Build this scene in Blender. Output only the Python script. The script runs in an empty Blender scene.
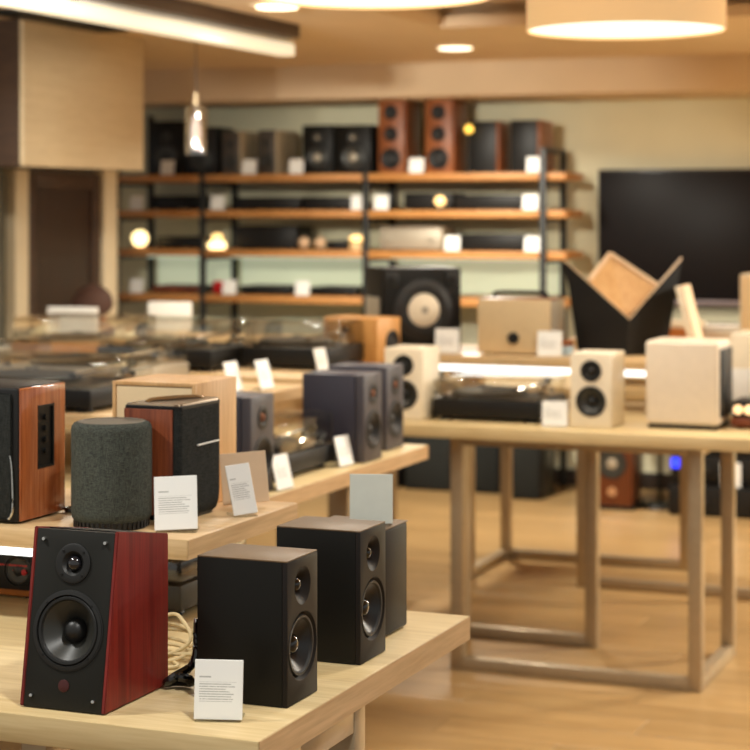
import bpy, bmesh, math, random
from mathutils import Vector, Matrix, Euler
random.seed(7)
SC = bpy.context.scene
COL = SC.collection
D2R = math.radians

# ------------------------------------------------------------------ camera, world, exposure
EYE = 1.55
cam_d = bpy.data.cameras.new('camera'); cam = bpy.data.objects.new('camera', cam_d); COL.objects.link(cam)
cam.location = (0, 0, EYE); cam.rotation_euler = (D2R(90), 0, 0)
cam_d.sensor_width = 36; cam_d.lens = 1916 / 750 * 36; cam_d.shift_y = -0.22
cam_d.clip_end = 60; cam_d.clip_start = 0.05
cam_d.dof.use_dof = True; cam_d.dof.focus_distance = 2.85; cam_d.dof.aperture_fstop = 5.8
SC.camera = cam
w = bpy.data.worlds.new('world'); SC.world = w; w.use_nodes = True
bg = w.node_tree.nodes['Background']; bg.inputs[0].default_value = (1.0, 0.98, 0.91, 1); bg.inputs[1].default_value = 0.46
SC.view_settings.view_transform = 'Standard'; SC.view_settings.look = 'None'
SC.view_settings.gamma = 1; SC.view_settings.use_curve_mapping = False
SC.view_settings.exposure = 0.0
SC.cycles.use_denoising = True
SC.cycles.max_bounces = 8; SC.cycles.transparent_max_bounces = 16
SC.cycles.caustics_reflective = False; SC.cycles.caustics_refractive = False
SC.cycles.sample_clamp_indirect = 4

def lamp(name, kind, loc, power, color, size=0.2, rot=(0, 0, 0), spot=None, spread=None, sy=None):
    d = bpy.data.lights.new(name, kind); d.energy = power; d.color = color
    if kind == 'AREA':
        d.shape = 'DISK' if sy is None else 'RECTANGLE'; d.size = size
        if sy: d.size_y = sy
        if spread: d.spread = D2R(spread)
    if kind == 'SPOT':
        d.spot_size = D2R(spot); d.spot_blend = 0.6; d.shadow_soft_size = size
    o = bpy.data.objects.new(name, d); COL.objects.link(o); o.location = loc; o.rotation_euler = rot
    return o

# ------------------------------------------------------------------ shop axes: b runs to the right, a runs away, both turned 22 degrees
TH = 22; ROT = D2R(-TH)
def ab(a, b, z=0.0, th=TH):
    s, c = math.sin(D2R(th)), math.cos(D2R(th))
    return Vector((a * s + b * c, a * c - b * s, z))
TOP = 0.835          # table tops
RIS = 1.0075         # top of the riser shelves
RISM = 1.025
WT = 20; WROT = D2R(-WT)     # the back wall is turned 20 degrees
WALL_A = 10.54

# ------------------------------------------------------------------ materials
def lin(r, g, b):
    f = lambda x: (x / 255 / 12.92) if x / 255 <= 0.04045 else ((x / 255 + 0.055) / 1.055) ** 2.4
    return (f(r), f(g), f(b), 1)
MATS = {}
def base(name):
    m = bpy.data.materials.new(name); m.use_nodes = True; MATS[name] = m
    return m, m.node_tree.nodes, m.node_tree.links, m.node_tree.nodes['Principled BSDF']
def plain(name, c, rough=0.5, metal=0.0, spec=0.5, noise=0.0, nscale=40, bump=0.0, coat=0.0, sheen=0.0):
    m, N, L, P = base(name)
    P.inputs['Roughness'].default_value = rough; P.inputs['Metallic'].default_value = metal
    P.inputs['Specular IOR Level'].default_value = spec; P.inputs['Coat Weight'].default_value = coat
    P.inputs['Coat Roughness'].default_value = 0.12
    c = lin(*c)
    P.inputs['Base Color'].default_value = c
    tc = N.new('ShaderNodeTexCoord'); nz = N.new('ShaderNodeTexNoise'); nz.inputs['Scale'].default_value = nscale
    L.new(tc.outputs['Object'], nz.inputs['Vector'])
    mx = N.new('ShaderNodeMixRGB'); k = 0.06 + noise
    mx.inputs[1].default_value = tuple(x * (1 - k) for x in c[:3]) + (1,)
    mx.inputs[2].default_value = tuple(min(1, x * (1 + k)) for x in c[:3]) + (1,)
    L.new(nz.outputs['Fac'], mx.inputs[0]); L.new(mx.outputs[0], P.inputs['Base Color'])
    if bump:
        bp = N.new('ShaderNodeBump'); bp.inputs['Strength'].default_value = bump; bp.inputs['Distance'].default_value = 0.002
        L.new(nz.outputs['Fac'], bp.inputs['Height']); L.new(bp.outputs[0], P.inputs['Normal'])
    return m
def wood(name, c1, c2, stretch=(2, 30, 30), rough=0.4, coat=0.0, scale=1.0, rand=0.0, spec=0.5, streak=0.5):
    m, N, L, P = base(name)
    P.inputs['Roughness'].default_value = rough; P.inputs['Coat Weight'].default_value = coat; P.inputs['Coat Roughness'].default_value = 0.1
    P.inputs['Specular IOR Level'].default_value = spec
    tc = N.new('ShaderNodeTexCoord'); mp = N.new('ShaderNodeMapping'); mp.inputs['Scale'].default_value = tuple(s * scale for s in stretch)
    L.new(tc.outputs['Object'], mp.inputs['Vector'])
    oi = N.new('ShaderNodeObjectInfo'); va = N.new('ShaderNodeVectorMath'); va.operation = 'ADD'
    cb = N.new('ShaderNodeCombineXYZ'); mm = N.new('ShaderNodeMath'); mm.operation = 'MULTIPLY'; mm.inputs[1].default_value = 37.0
    L.new(oi.outputs['Random'], mm.inputs[0])
    for i in range(3): L.new(mm.outputs[0], cb.inputs[i])
    L.new(mp.outputs[0], va.inputs[0]); L.new(cb.outputs[0], va.inputs[1])
    n1 = N.new('ShaderNodeTexNoise'); n1.inputs['Scale'].default_value = 1.0; n1.inputs['Detail'].default_value = 6; n1.inputs['Distortion'].default_value = 0.6
    L.new(va.outputs[0], n1.inputs['Vector'])
    n2 = N.new('ShaderNodeTexNoise'); n2.inputs['Scale'].default_value = 4.5; n2.inputs['Detail'].default_value = 3
    L.new(va.outputs[0], n2.inputs['Vector'])
    ad = N.new('ShaderNodeMixRGB'); ad.inputs[0].default_value = streak
    L.new(n1.outputs['Fac'], ad.inputs[1]); L.new(n2.outputs['Fac'], ad.inputs[2])
    rp = N.new('ShaderNodeValToRGB')
    rp.color_ramp.elements[0].position = 0.36; rp.color_ramp.elements[0].color = lin(*c1)
    rp.color_ramp.elements[1].position = 0.64; rp.color_ramp.elements[1].color = lin(*c2)
    L.new(ad.outputs[0], rp.inputs[0])
    last = rp.outputs[0]
    if rand:
        hs = N.new('ShaderNodeHueSaturation'); mr = N.new('ShaderNodeMapRange')
        mr.inputs[3].default_value = 1 - rand; mr.inputs[4].default_value = 1 + rand
        L.new(oi.outputs['Random'], mr.inputs[0]); L.new(mr.outputs[0], hs.inputs['Value']); L.new(last, hs.inputs['Color'])
        last = hs.outputs[0]
    L.new(last, P.inputs['Base Color'])
    bp = N.new('ShaderNodeBump'); bp.inputs['Strength'].default_value = 0.08; bp.inputs['Distance'].default_value = 0.001
    L.new(ad.outputs[0], bp.inputs['Height']); L.new(bp.outputs[0], P.inputs['Normal'])
    return m
def fabric(name, c1, c2, scale=900, rough=0.95):
    m, N, L, P = base(name)
    P.inputs['Roughness'].default_value = rough; P.inputs['Specular IOR Level'].default_value = 0.15
    tc = N.new('ShaderNodeTexCoord')
    def thread(stretch):
        mp = N.new('ShaderNodeMapping'); mp.inputs['Scale'].default_value = stretch
        n = N.new('ShaderNodeTexNoise'); n.inputs['Scale'].default_value = 1; n.inputs['Detail'].default_value = 2
        L.new(tc.outputs['Object'], mp.inputs['Vector']); L.new(mp.outputs[0], n.inputs['Vector']); return n
    a = thread((scale, scale, scale * 0.06)); b = thread((scale * 0.08, scale * 0.08, scale))
    mx = N.new('ShaderNodeMixRGB'); mx.inputs[0].default_value = 0.5
    L.new(a.outputs['Fac'], mx.inputs[1]); L.new(b.outputs['Fac'], mx.inputs[2])
    rp = N.new('ShaderNodeValToRGB'); rp.color_ramp.elements[0].position = 0.38; rp.color_ramp.elements[1].position = 0.62
    rp.color_ramp.elements[0].color = lin(*c1); rp.color_ramp.elements[1].color = lin(*c2)
    L.new(mx.outputs[0], rp.inputs[0]); L.new(rp.outputs[0], P.inputs['Base Color'])
    bp = N.new('ShaderNodeBump'); bp.inputs['Strength'].default_value = 0.5; bp.inputs['Distance'].default_value = 0.001
    L.new(mx.outputs[0], bp.inputs['Height']); L.new(bp.outputs[0], P.inputs['Normal'])
    return m
def glow(name, c, strength):
    m, N, L, P = base(name)
    P.inputs['Base Color'].default_value = lin(*c); P.inputs['Emission Color'].default_value = lin(*c)
    P.inputs['Emission Strength'].default_value = strength
    return m
def clear(name, tint=(235, 240, 238), amount=0.86, rough=0.04):
    m, N, L, P = base(name)
    P.inputs['Base Color'].default_value = lin(*tint); P.inputs['Roughness'].default_value = rough; P.inputs['Metallic'].default_value = 0.0
    tr = N.new('ShaderNodeBsdfTransparent'); tr.inputs[0].default_value = lin(*tint)
    gl = N.new('ShaderNodeBsdfGlossy'); gl.inputs['Roughness'].default_value = rough; gl.inputs[0].default_value = (1, 1, 1, 1)
    lw = N.new('ShaderNodeLayerWeight'); lw.inputs[0].default_value = 0.28
    mx = N.new('ShaderNodeMixShader'); L.new(tr.outputs[0], mx.inputs[1]); L.new(gl.outputs[0], mx.inputs[2])
    mr = N.new('ShaderNodeMapRange'); mr.inputs[3].default_value = 1 - amount; mr.inputs[4].default_value = 0.55
    L.new(lw.outputs['Fresnel'], mr.inputs[0]); L.new(mr.outputs[0], mx.inputs[0])
    L.new(mx.outputs[0], N['Material Output'].inputs['Surface'])
    return m
def printed(name):
    """white card with rows of fine grey print on the side that faces local -y; generated coordinates"""
    m, N, L, P = base(name)
    P.inputs['Roughness'].default_value = 0.35
    tc = N.new('ShaderNodeTexCoord'); sx = N.new('ShaderNodeSeparateXYZ'); L.new(tc.outputs['Generated'], sx.inputs[0])
    def math_(op, a, b=None):
        n = N.new('ShaderNodeMath'); n.operation = op
        for i, v in enumerate((a, b)):
            if v is None: continue
            if isinstance(v, (int, float)): n.inputs[i].default_value = v
            else: L.new(v, n.inputs[i])
        return n.outputs[0]
    def band(v, lo, hi): return math_('MULTIPLY', math_('GREATER_THAN', v, lo), math_('LESS_THAN', v, hi))
    X, Z = sx.outputs[0], sx.outputs[2]
    rows = math_('FRACT', math_('MULTIPLY', Z, 24.0)); row_on = math_('LESS_THAN', rows, 0.42)
    rid = math_('FLOOR', math_('MULTIPLY', Z, 24.0))
    wn = N.new('ShaderNodeTexWhiteNoise'); wn.noise_dimensions = '1D'; L.new(rid, wn.inputs['W'])
    end = math_('ADD', 0.62, math_('MULTIPLY', wn.outputs['Value'], 0.28))
    block = math_('MULTIPLY', band(Z, 0.30, 0.63), math_('MULTIPLY', math_('GREATER_THAN', X, 0.1), math_('LESS_THAN', X, end)))
    head = math_('MULTIPLY', band(Z, 0.70, 0.725), band(X, 0.1, 0.34))
    cb = N.new('ShaderNodeCombineXYZ'); L.new(math_('MULTIPLY', X, 60), cb.inputs[0]); L.new(math_('MULTIPLY', rid, 3.1), cb.inputs[1])
    nz = N.new('ShaderNodeTexNoise'); nz.inputs['Scale'].default_value = 1; L.new(cb.outputs[0], nz.inputs['Vector'])
    words = math_('GREATER_THAN', nz.outputs['Fac'], 0.40)
    ink = math_('MULTIPLY', math_('MULTIPLY', block, row_on), words)
    ink = math_('MAXIMUM', ink, head)
    geo = N.new('ShaderNodeNewGeometry')
    mx = N.new('ShaderNodeMixRGB'); mx.inputs[1].default_value = lin(240, 241, 238); mx.inputs[2].default_value = lin(120, 120, 118)
    L.new(math_('MULTIPLY', ink, 0.6), mx.inputs[0]); L.new(mx.outputs[0], P.inputs['Base Color'])
    return m

OAK = wood('oak_top', (198, 173, 124), (221, 199, 152), (2.2, 34, 34), rough=0.36, streak=0.4)
OAK_BAND = wood('oak_edge_band', (178, 144, 102), (206, 172, 128), (34, 2.2, 34), rough=0.45)
OAK_END = wood('oak_riser', (196, 163, 115), (220, 190, 145), (2.5, 40, 40), rough=0.38)
FLOORW = wood('floor_planks', (154, 122, 78), (176, 143, 96), (1.4, 16, 16), rough=0.3, rand=0.09)
FLOORB = wood('floor_base', (148, 116, 74), (166, 134, 88), (1.4, 16, 16), rough=0.35)
REDW = wood('red_veneer', (96, 20, 16), (134, 36, 27), (60, 60, 2.0), rough=0.46, coat=0.0, streak=0.35)
REDE = wood('red_edge', (138, 42, 28), (158, 56, 38), (60, 60, 3), rough=0.3)
WALNUT = wood('walnut_gloss', (140, 70, 34), (192, 112, 64), (55, 55, 2.5), rough=0.2, coat=0.5, streak=0.4)
WALNUT_B = wood('walnut_dark', (96, 42, 22), (142, 74, 42), (50, 50, 2.5), rough=0.35)
WALNUT_R = wood('rack_walnut', (112, 60, 28), (160, 94, 50), (40, 40, 3), rough=0.4)
BROWNW = wood('brown_floor_speaker', (82, 38, 14), (112, 56, 24), (30, 30, 2), rough=0.4)
OAKBOX = wood('oak_box', (196, 150, 96), (218, 176, 122), (45, 45, 3), rough=0.45)
ORANGEW = wood('honey_oak', (196, 138, 72), (216, 160, 92), (30, 30, 3), rough=0.45)
SHELFW = wood('rack_shelf', (168, 112, 56), (192, 136, 76), (3, 30, 30), rough=0.5)
ORANGE2 = wood('cherry_frame', (160, 92, 36), (184, 112, 50), (3, 40, 40), rough=0.4)
BLK = plain('black_satin', (22, 21, 20), 0.45, noise=0.05, spec=0.3)
BLKVINYL = plain('black_ash', (20, 19, 16), 0.42, noise=0.1, nscale=300, spec=0.22)
BLKTOP_SHEEN = plain('black_ash_painted_sheen', (98, 76, 50), 0.45, noise=0.1, nscale=300, spec=0.6)  # brown paints the warm ceiling's reflection onto the black tops
BAFFLE = plain('baffle_black', (25, 25, 21), 0.55, spec=0.3)
BAFFLE2 = plain('baffle_dark_grey', (31, 27, 25), 0.5, spec=0.16)
RUBBER = plain('rubber', (20, 20, 19), 0.5)
CONE = plain('cone_paper', (48, 48, 44), 0.38, noise=0.06)
CONE_D = plain('cone_graphite', (34, 36, 38), 0.36, spec=0.4)
CAP = plain('dust_cap', (24, 24, 23), 0.45)
DOME = plain('silk_dome', (30, 28, 32), 0.12, coat=0.6)
GLOSSBLK = plain('gloss_black', (16, 16, 16), 0.12, coat=0.5)
CHROME = plain('chrome', (215, 214, 210), 0.15, metal=1.0)
STEEL = plain('brushed_steel', (172, 153, 124), 0.38, metal=0.5, noise=0.05)
DKMETAL = plain('rack_metal', (20, 22, 21), 0.5)
CREAM = plain('cream_lacquer', (232, 220, 196), 0.4)
CREAMBOX = plain('cream_sub', (226, 212, 192), 0.42)
CREAMCLOTH = plain('cream_cloth', (232, 208, 166), 0.8, noise=0.05, nscale=500)
NAVY = plain('navy_paint', (50, 48, 60), 0.42)
NAVYB = plain('navy_baffle', (64, 60, 66), 0.45)
COPPER = plain('copper_cone', (120, 70, 40), 0.35, metal=0.4)
GREYFAB = fabric('grey_cloth', (42, 45, 42), (88, 92, 84), 1700)
BLKFAB = fabric('charcoal_cloth', (26, 28, 28), (52, 54, 52), 1200)
GREYTOP = plain('grey_speaker_top', (92, 84, 70), 0.6, noise=0.06, nscale=500)
TOPMETAL = plain('warm_metal_top', (120, 104, 84), 0.28, metal=0.7)
CHAMP = plain('champagne_front', (206, 182, 142), 0.5)
SILVER = plain('silver_paint', (170, 160, 142), 0.4, metal=0.3)
WHITE = plain('white_paper', (238, 238, 234), 0.5)
PRINT = printed('card_print')
PALEC = plain('pale_card_back', (206, 210, 200), 0.4)
BEIGE = plain('beige_board', (224, 196, 162), 0.55)
CORD = plain('cream_cable', (206, 184, 138), 0.45)
REDPL = plain('red_plastic', (180, 20, 24), 0.35)
BADGE = plain('dark_red_badge', (66, 22, 20), 0.35)
TANB = plain('tan_badge', (176, 130, 92), 0.4)
ACRYL = clear('acrylic', (244, 246, 245), 0.93)
COVER = clear('dust_cover_acrylic', (240, 238, 232), 0.92)
GLASS = clear('pendant_glass', (235, 235, 235), 0.7)
LED = glow('led_diffuser', (236, 244, 255), 2.2)
LEDM = glow('led_strip_white', (240, 248, 250), 1.9)
BULB = glow('warm_globe', (255, 226, 160), 3.2)
BULB2 = glow('warm_small', (255, 214, 140), 1.7)
DIFF = glow('drum_diffuser', (255, 244, 224), 1.6)
SHADE = glow('drum_shade', (250, 216, 160), 0.42)
SPOTG = glow('downlight_lens', (255, 240, 205), 3.0)
BARG = glow('bar_diffuser', (250, 240, 212), 0.7)
BLUE = glow('blue_indicator', (40, 60, 255), 1.6)
TUBE = glow('valve_glow', (255, 214, 160), 1.2)
GREENLED = glow('shelf_led', (222, 246, 218), .8)
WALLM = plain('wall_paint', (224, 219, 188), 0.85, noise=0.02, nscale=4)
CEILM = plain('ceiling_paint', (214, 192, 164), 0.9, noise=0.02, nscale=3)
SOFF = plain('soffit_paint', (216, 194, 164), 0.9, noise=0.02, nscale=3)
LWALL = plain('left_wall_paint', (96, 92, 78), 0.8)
DOORM = wood('door_veneer', (40, 24, 16), (54, 34, 22), (20, 20, 1.5), rough=0.35)
DOORF = plain('door_frame_white', (212, 196, 164), 0.6)
PANELB = wood('hood_panel', (188, 168, 136), (200, 182, 150), (1.2, 3, 40), rough=0.6)
DKWOOD = wood('hood_dark', (52, 34, 22), (70, 48, 32), (4, 4, 30), rough=0.5)
BASEB = plain('dark_baseboard', (40, 30, 24), 0.5)
TVB = plain('tv_bezel', (22, 20, 22), 0.3)
TVS = plain('tv_screen', (20, 16, 16), 0.4, spec=0.15)
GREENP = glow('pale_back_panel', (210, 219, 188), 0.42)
SKIN = plain('skin', (206, 150, 120), 0.55)
HAIR = plain('brown_hair', (66, 38, 24), 0.8, noise=0.2, nscale=120)
SHIRT = plain('grey_shirt', (120, 104, 92), 0.8)

# ------------------------------------------------------------------ mesh helpers
def NB(): return bmesh.new()
def add_box(bm, x0, x1, y0, y1, z0, z1, bev=0.0, seg=2, only=None):
    r = bmesh.ops.create_cube(bm, size=1.0)
    vs = r['verts']
    for v in vs:
        v.co = Vector((x0 + (v.co.x + .5) * (x1 - x0), y0 + (v.co.y + .5) * (y1 - y0), z0 + (v.co.z + .5) * (z1 - z0)))
    if bev:
        es = list({e for v in vs for e in v.link_edges})
        if only == 'vert': es = [e for e in es if abs(e.verts[0].co.z - e.verts[1].co.z) > 1e-6]
        bmesh.ops.bevel(bm, geom=es, offset=bev, segments=seg, affect='EDGES', profile=0.5)
    return bm
def box(x0, x1, y0, y1, z0, z1, bev=0.0, seg=2, only=None): return add_box(NB(), x0, x1, y0, y1, z0, z1, bev, seg, only)
def add_lathe(bm, prof, seg=40, close=False):
    rings = []
    for r, z in prof:
        if r < 1e-6: rings.append([bm.verts.new((0, 0, z))])
        else: rings.append([bm.verts.new((r * math.cos(2 * math.pi * k / seg), r * math.sin(2 * math.pi * k / seg), z)) for k in range(seg)])
    for A, B in zip(rings[:-1], rings[1:]):
        for k in range(seg):
            k2 = (k + 1) % seg
            if len(A) == 1 and len(B) == 1: continue
            if len(A) == 1: bm.faces.new((A[0], B[k2], B[k])) if True else None
            elif len(B) == 1: bm.faces.new((A[k], A[k2], B[0]))
            else: bm.faces.new((A[k], A[k2], B[k2], B[k]))
    bmesh.ops.recalc_face_normals(bm, faces=bm.faces)
    return bm
def lathe(prof, seg=40): return add_lathe(NB(), prof, seg)
def add_prism(bm, poly, z0, z1):
    lo = [bm.verts.new((x, y, z0)) for x, y in poly]; hi = [bm.verts.new((x, y, z1)) for x, y in poly]
    bm.faces.new(lo[::-1]); bm.faces.new(hi)
    for i in range(len(poly)):
        j = (i + 1) % len(poly); bm.faces.new((lo[i], lo[j], hi[j], hi[i]))
    bmesh.ops.recalc_face_normals(bm, faces=bm.faces)
    return bm
def prism(poly, z0, z1): return add_prism(NB(), poly, z0, z1)
def hexa(pts):
    """pts: 4 lower then 4 upper corners"""
    bm = NB(); v = [bm.verts.new(p) for p in pts]
    for f in ((3, 2, 1, 0), (4, 5, 6, 7), (0, 1, 5, 4), (1, 2, 6, 5), (2, 3, 7, 6), (3, 0, 4, 7)): bm.faces.new([v[i] for i in f])
    bmesh.ops.recalc_face_normals(bm, faces=bm.faces)
    return bm
def add_tube(bm, pts, r, seg=8, closed=False):
    pts = [Vector(p) for p in pts]; n = len(pts); rings = []
    rr = r if isinstance(r, (list, tuple)) else [r] * n
    up = Vector((0, 0, 1))
    for i, p in enumerate(pts):
        d = (pts[(i + 1) % n] - pts[i - 1]) if closed else (pts[min(i + 1, n - 1)] - pts[max(i - 1, 0)])
        d.normalize()
        x = d.cross(up)
        if x.length < 1e-3: x = d.cross(Vector((1, 0, 0)))
        x.normalize(); y = d.cross(x)
        rings.append([bm.verts.new(p + (x * math.cos(2 * math.pi * k / seg) + y * math.sin(2 * math.pi * k / seg)) * rr[i]) for k in range(seg)])
    m = n if closed else n - 1
    for i in range(m):
        A, B = rings[i], rings[(i + 1) % n]
        for k in range(seg):
            bm.faces.new((A[k], A[(k + 1) % seg], B[(k + 1) % seg], B[k]))
    if not closed:
        bm.faces.new(rings[0][::-1]); bm.faces.new(rings[-1])
    bmesh.ops.recalc_face_normals(bm, faces=bm.faces)
    return bm
def tube(pts, r, seg=8, closed=False): return add_tube(NB(), pts, r, seg, closed)
def smoothpath(pts, n=8):
    P = [Vector(p) for p in pts]; out = []
    for i in range(len(P) - 1):
        p0, p1, p2, p3 = P[max(i - 1, 0)], P[i], P[i + 1], P[min(i + 2, len(P) - 1)]
        for k in range(n):
            t = k / n
            out.append(0.5 * ((2 * p1) + (p2 - p0) * t + (2 * p0 - 5 * p1 + 4 * p2 - p3) * t * t + (3 * p1 - p0 - 3 * p2 + p3) * t ** 3))
    out.append(P[-1]); return out
def obj(name, bm, m, parent=None, loc=(0, 0, 0), rot=(0, 0, 0), smooth=35):
    me = bpy.data.meshes.new(name); bm.to_mesh(me); bm.free()
    me.materials.append(m)
    if smooth:
        me.polygons.foreach_set('use_smooth', [True] * len(me.polygons))
        try: me.set_sharp_from_angle(angle=D2R(smooth))
        except Exception: pass
    o = bpy.data.objects.new(name, me); COL.objects.link(o)
    o.location = loc; o.rotation_euler = rot
    if parent: o.parent = parent
    return o
def tag(o, label, cat, group=None):
    o['label'] = label; o['category'] = cat
    if group: o['group'] = group
    return o
def thing(name, label, cat, loc, rotz=ROT, group=None):
    o = bpy.data.objects.new(name, None); COL.objects.link(o); o.empty_display_size = 0.05
    o.location = loc; o.rotation_euler = (0, 0, rotz)
    return tag(o, label, cat, group)
def copy_tree(o, parent=None):
    c = o.copy(); COL.objects.link(c)
    if parent: c.parent = parent
    for ch in list(o.children): copy_tree(ch, c)
    return c
def clone(o, loc, rotz, label):
    c = copy_tree(o); c.location = loc; c.rotation_euler = (0, 0, rotz); c['label'] = label
    return c
def struct(name, bm, m, label=None, **k):
    o = obj(name, bm, m, **k); o['kind'] = 'structure'
    if label: o['label'] = label
    return o
def cut(o, cutters):
    """bore holes: cutters are bmeshes in the space of o"""
    tmp = []
    for bm in cutters:
        me = bpy.data.meshes.new('tmp'); bm.to_mesh(me); bm.free()
        c = bpy.data.objects.new('tmp', me); COL.objects.link(c); c.matrix_world = o.matrix_world.copy(); tmp.append(c)
    bpy.context.view_layer.update()
    for c in tmp:
        c.matrix_world = o.matrix_world
        md = o.modifiers.new('b', 'BOOLEAN'); md.operation = 'DIFFERENCE'; md.object = c; md.solver = 'EXACT'
    bpy.context.view_layer.update()
    dg = bpy.context.evaluated_depsgraph_get()
    me = bpy.data.meshes.new_from_object(o.evaluated_get(dg))
    o.modifiers.clear(); o.data = me
    try: me.set_sharp_from_angle(angle=D2R(30))
    except Exception: pass
    for c in tmp:
        d = c.data; bpy.data.objects.remove(c); bpy.data.meshes.remove(d)

# ------------------------------------------------------------------ the setting
# floor: a base slab, and the planks as far as they can be told apart
fl = bpy.data.objects.new('floor', None)
base_bm = box(-9, 9, -2.0, 15, -0.08, -0.006)
floor = struct('floor', base_bm, FLOORB, 'light oak plank floor of the showroom', rot=(0, 0, ROT))
PW, PL = 0.182, 1.26
plank_me = None; cnt = 0
for r in range(33):
    a = 4.35 + r * PW
    off = random.uniform(0, PL)
    for k in range(5):
        b = -5.2 + off + k * PL
        if b > 0.6: continue
        if plank_me is None:
            p = obj('plank', box(-PL / 2 + .001, PL / 2 - .001, -PW / 2 + .001, PW / 2 - .001, -0.006, 0.0, 0.0012, 1), FLOORW, floor, (b, a, 0)); plank_me = p.data
        else:
            p = bpy.data.objects.new('plank', plank_me); COL.objects.link(p); p.parent = floor; p.location = (b, a, 0)
        cnt += 1
# back wall with its dark skirting and the soffit above the rack
CEIL = 2.35
struct('wall_back', box(-8.0, 3.5, WALL_A, WALL_A + 0.12, 0, 2.6), WALLM, 'warm cream painted back wall', rot=(0, 0, WROT))
struct('baseboard_back', box(-8.0, 3.5, WALL_A - 0.015, WALL_A, 0, 0.09, 0.004), BASEB, 'dark skirting board', rot=(0, 0, WROT))
struct('trim_1', box(-8.0, 3.5, 9.86, WALL_A - .001, 2.165, 2.36, 0.004), SOFF, 'plain soffit over the display rack', rot=(0, 0, WROT))
# ceiling with a raised tray (the tray starts at b = -2.89 and ends at a = 7.91)
def quadbox(bm, b0, b1, a0, a1, z0, z1): return add_box(bm, b0, b1, a0, a1, z0, z1)
cb = NB()
quadbox(cb, -9, -2.89, 1.2, 12.5, CEIL, CEIL + .1); quadbox(cb, -2.89, 4.5, 7.91, 12.5, CEIL, CEIL + .1)
quadbox(cb, -2.89, 4.5, 1.2, 7.91, CEIL + .12, CEIL + .22); quadbox(cb, -2.95, -2.89, 1.2, 7.97, CEIL + .05, CEIL + .22); quadbox(cb, -2.89, 4.5, 7.91, 7.97, CEIL + .05, CEIL + .22)
struct('ceiling', cb, CEILM, 'beige ceiling with a raised tray', rot=(0, 0, ROT))
# left wall with the dark door under the hanging hood
LB = -5.2
struct('wall_left', box(LB - .12, LB, 4.0, 9.06, 0, CEIL), LWALL, 'dark grey left wall', rot=(0, 0, ROT))
dr = struct('door_1', box(LB + .001, LB + .03, 8.17, 8.88, 0, 1.742), DOORM, 'dark brown panelled door')
dr.rotation_euler = (0, 0, ROT)
pbm = NB()
add_box(pbm, LB + .03, LB + .042, 8.17, 8.25, 0, 1.742, .003); add_box(pbm, LB + .03, LB + .042, 8.80, 8.88, 0, 1.742, .003)
add_box(pbm, LB + .03, LB + .042, 8.25, 8.80, 1.66, 1.742, .003); add_box(pbm, LB + .03, LB + .042, 8.25, 8.80, 0, .12, .003)
obj('door_stile', pbm, DKWOOD, dr)
for i, (x0, x1) in enumerate(((8.03, 8.15), (8.89, 9.03))):
    struct('trim_%d' % (i + 2), box(LB, LB + .06, x0, x1, 0, 1.80, .004), DOORF, 'pale upright door casing', rot=(0, 0, ROT))
# hanging hood (bulkhead) over the door side
hd = thing('hanging_bulkhead', 'beige panelled bulkhead hung from the ceiling with a dark wood end', 'bulkhead', ab(7.36, -4.6, 1.737))
obj('body', box(-.245, .235, -.505, .515, 0, CEIL - 1.737 - .002), DKWOOD, hd)
obj('face_panel', box(.235, .255, -.512, .515, -.004, CEIL - 1.737 - .002, .003), PANELB, hd)
gv = thing('air_vent', 'dark slotted air vent in the ceiling above the beige bulkhead', 'vent', ab(6.95, -4.22, CEIL - .02))
obj('frame', box(-.08, .08, -.45, .45, .008, .019, .003), DKMETAL, gv)
for i in range(5): obj('slat', box(-.07 + i * .03, -.053 + i * .03, -.43, .43, 0, .008), BLK, gv)
# brown ceiling beam and the long luminous bar beside it
bmz = thing('ceiling_beam', 'brown ceiling beam directly above the luminous bar', 'beam', ab(6.35, -3.46, 2.291))
obj('beam_body', box(-.06, .06, -1.9, 1.2, 0, CEIL - 2.292, .003), DKWOOD, bmz)
lb = thing('linear_lamp', 'long pale luminous bar lamp under the ceiling at upper left', 'lamp', ab(6.35, -3.48, 2.22))
obj('diffuser', box(-.035, .035, -1.9, 1.25, 0, .05, .006), BARG, lb)
obj('housing', box(-.03, .03, -1.9, 1.25, .05, .07, .003), WHITE, lb)

# ------------------------------------------------------------------ lamps
WARM = (1.0, 0.94, 0.81)
FRONTW = (1.0, 0.99, 0.94)
def downlight(a, b, label, power, z=CEIL, color=WARM):
    t = thing('downlight', label, 'downlight', ab(a, b, z), group='round recessed ceiling lights')
    obj('trim_ring', lathe([(.105, 0), (.105, -.004), (.086, -.006), (.083, -.003)], 32), CEILM, t)
    obj('lens', lathe([(.083, -.004), (.080, -.012), (.04, -.016), (0, -.017)], 32), SPOTG, t)
    lamp('downlight_lamp', 'AREA', ab(a, b, z - .03), power, color, .16, spread=150)
DL = [(8.86, -3.155, 'round lit downlight in ceiling between the two drum lamps, near the soffit', 60), (6.80, -3.16, 'round lit downlight at top edge of the picture, left of the drum lamps', 12)]
for a, b, l, p in DL: downlight(a, b, l, p)
def drum(a, b, label, ztop, power=11):
    t = thing('drum_pendant', label, 'pendant lamp', ab(a, b, 2.107), group='drum pendant lamps')
    obj('shade', lathe([(.31, .004), (.31, .215), (.306, .215), (.306, .004), (.31, .004)], 64), SHADE, t)
    obj('diffuser', lathe([(.305, .012), (.2, .004), (0, 0)], 64), DIFF, t)
    obj('ceiling_rod', lathe([(.012, .03), (.012, ztop - 2.107)], 12), CHROME, t)
    lamp('drum_lamp', 'AREA', ab(a, b, 2.095), power, WARM, .5)
    lamp('drum_uplight', 'AREA', ab(a, b, 2.30), power * .2, WARM, .45, rot=(D2R(180), 0, 0))
drum(5.86, -1.52, 'large cream drum pendant lamp hanging over the right hand table', CEIL + .12, 10)
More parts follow.
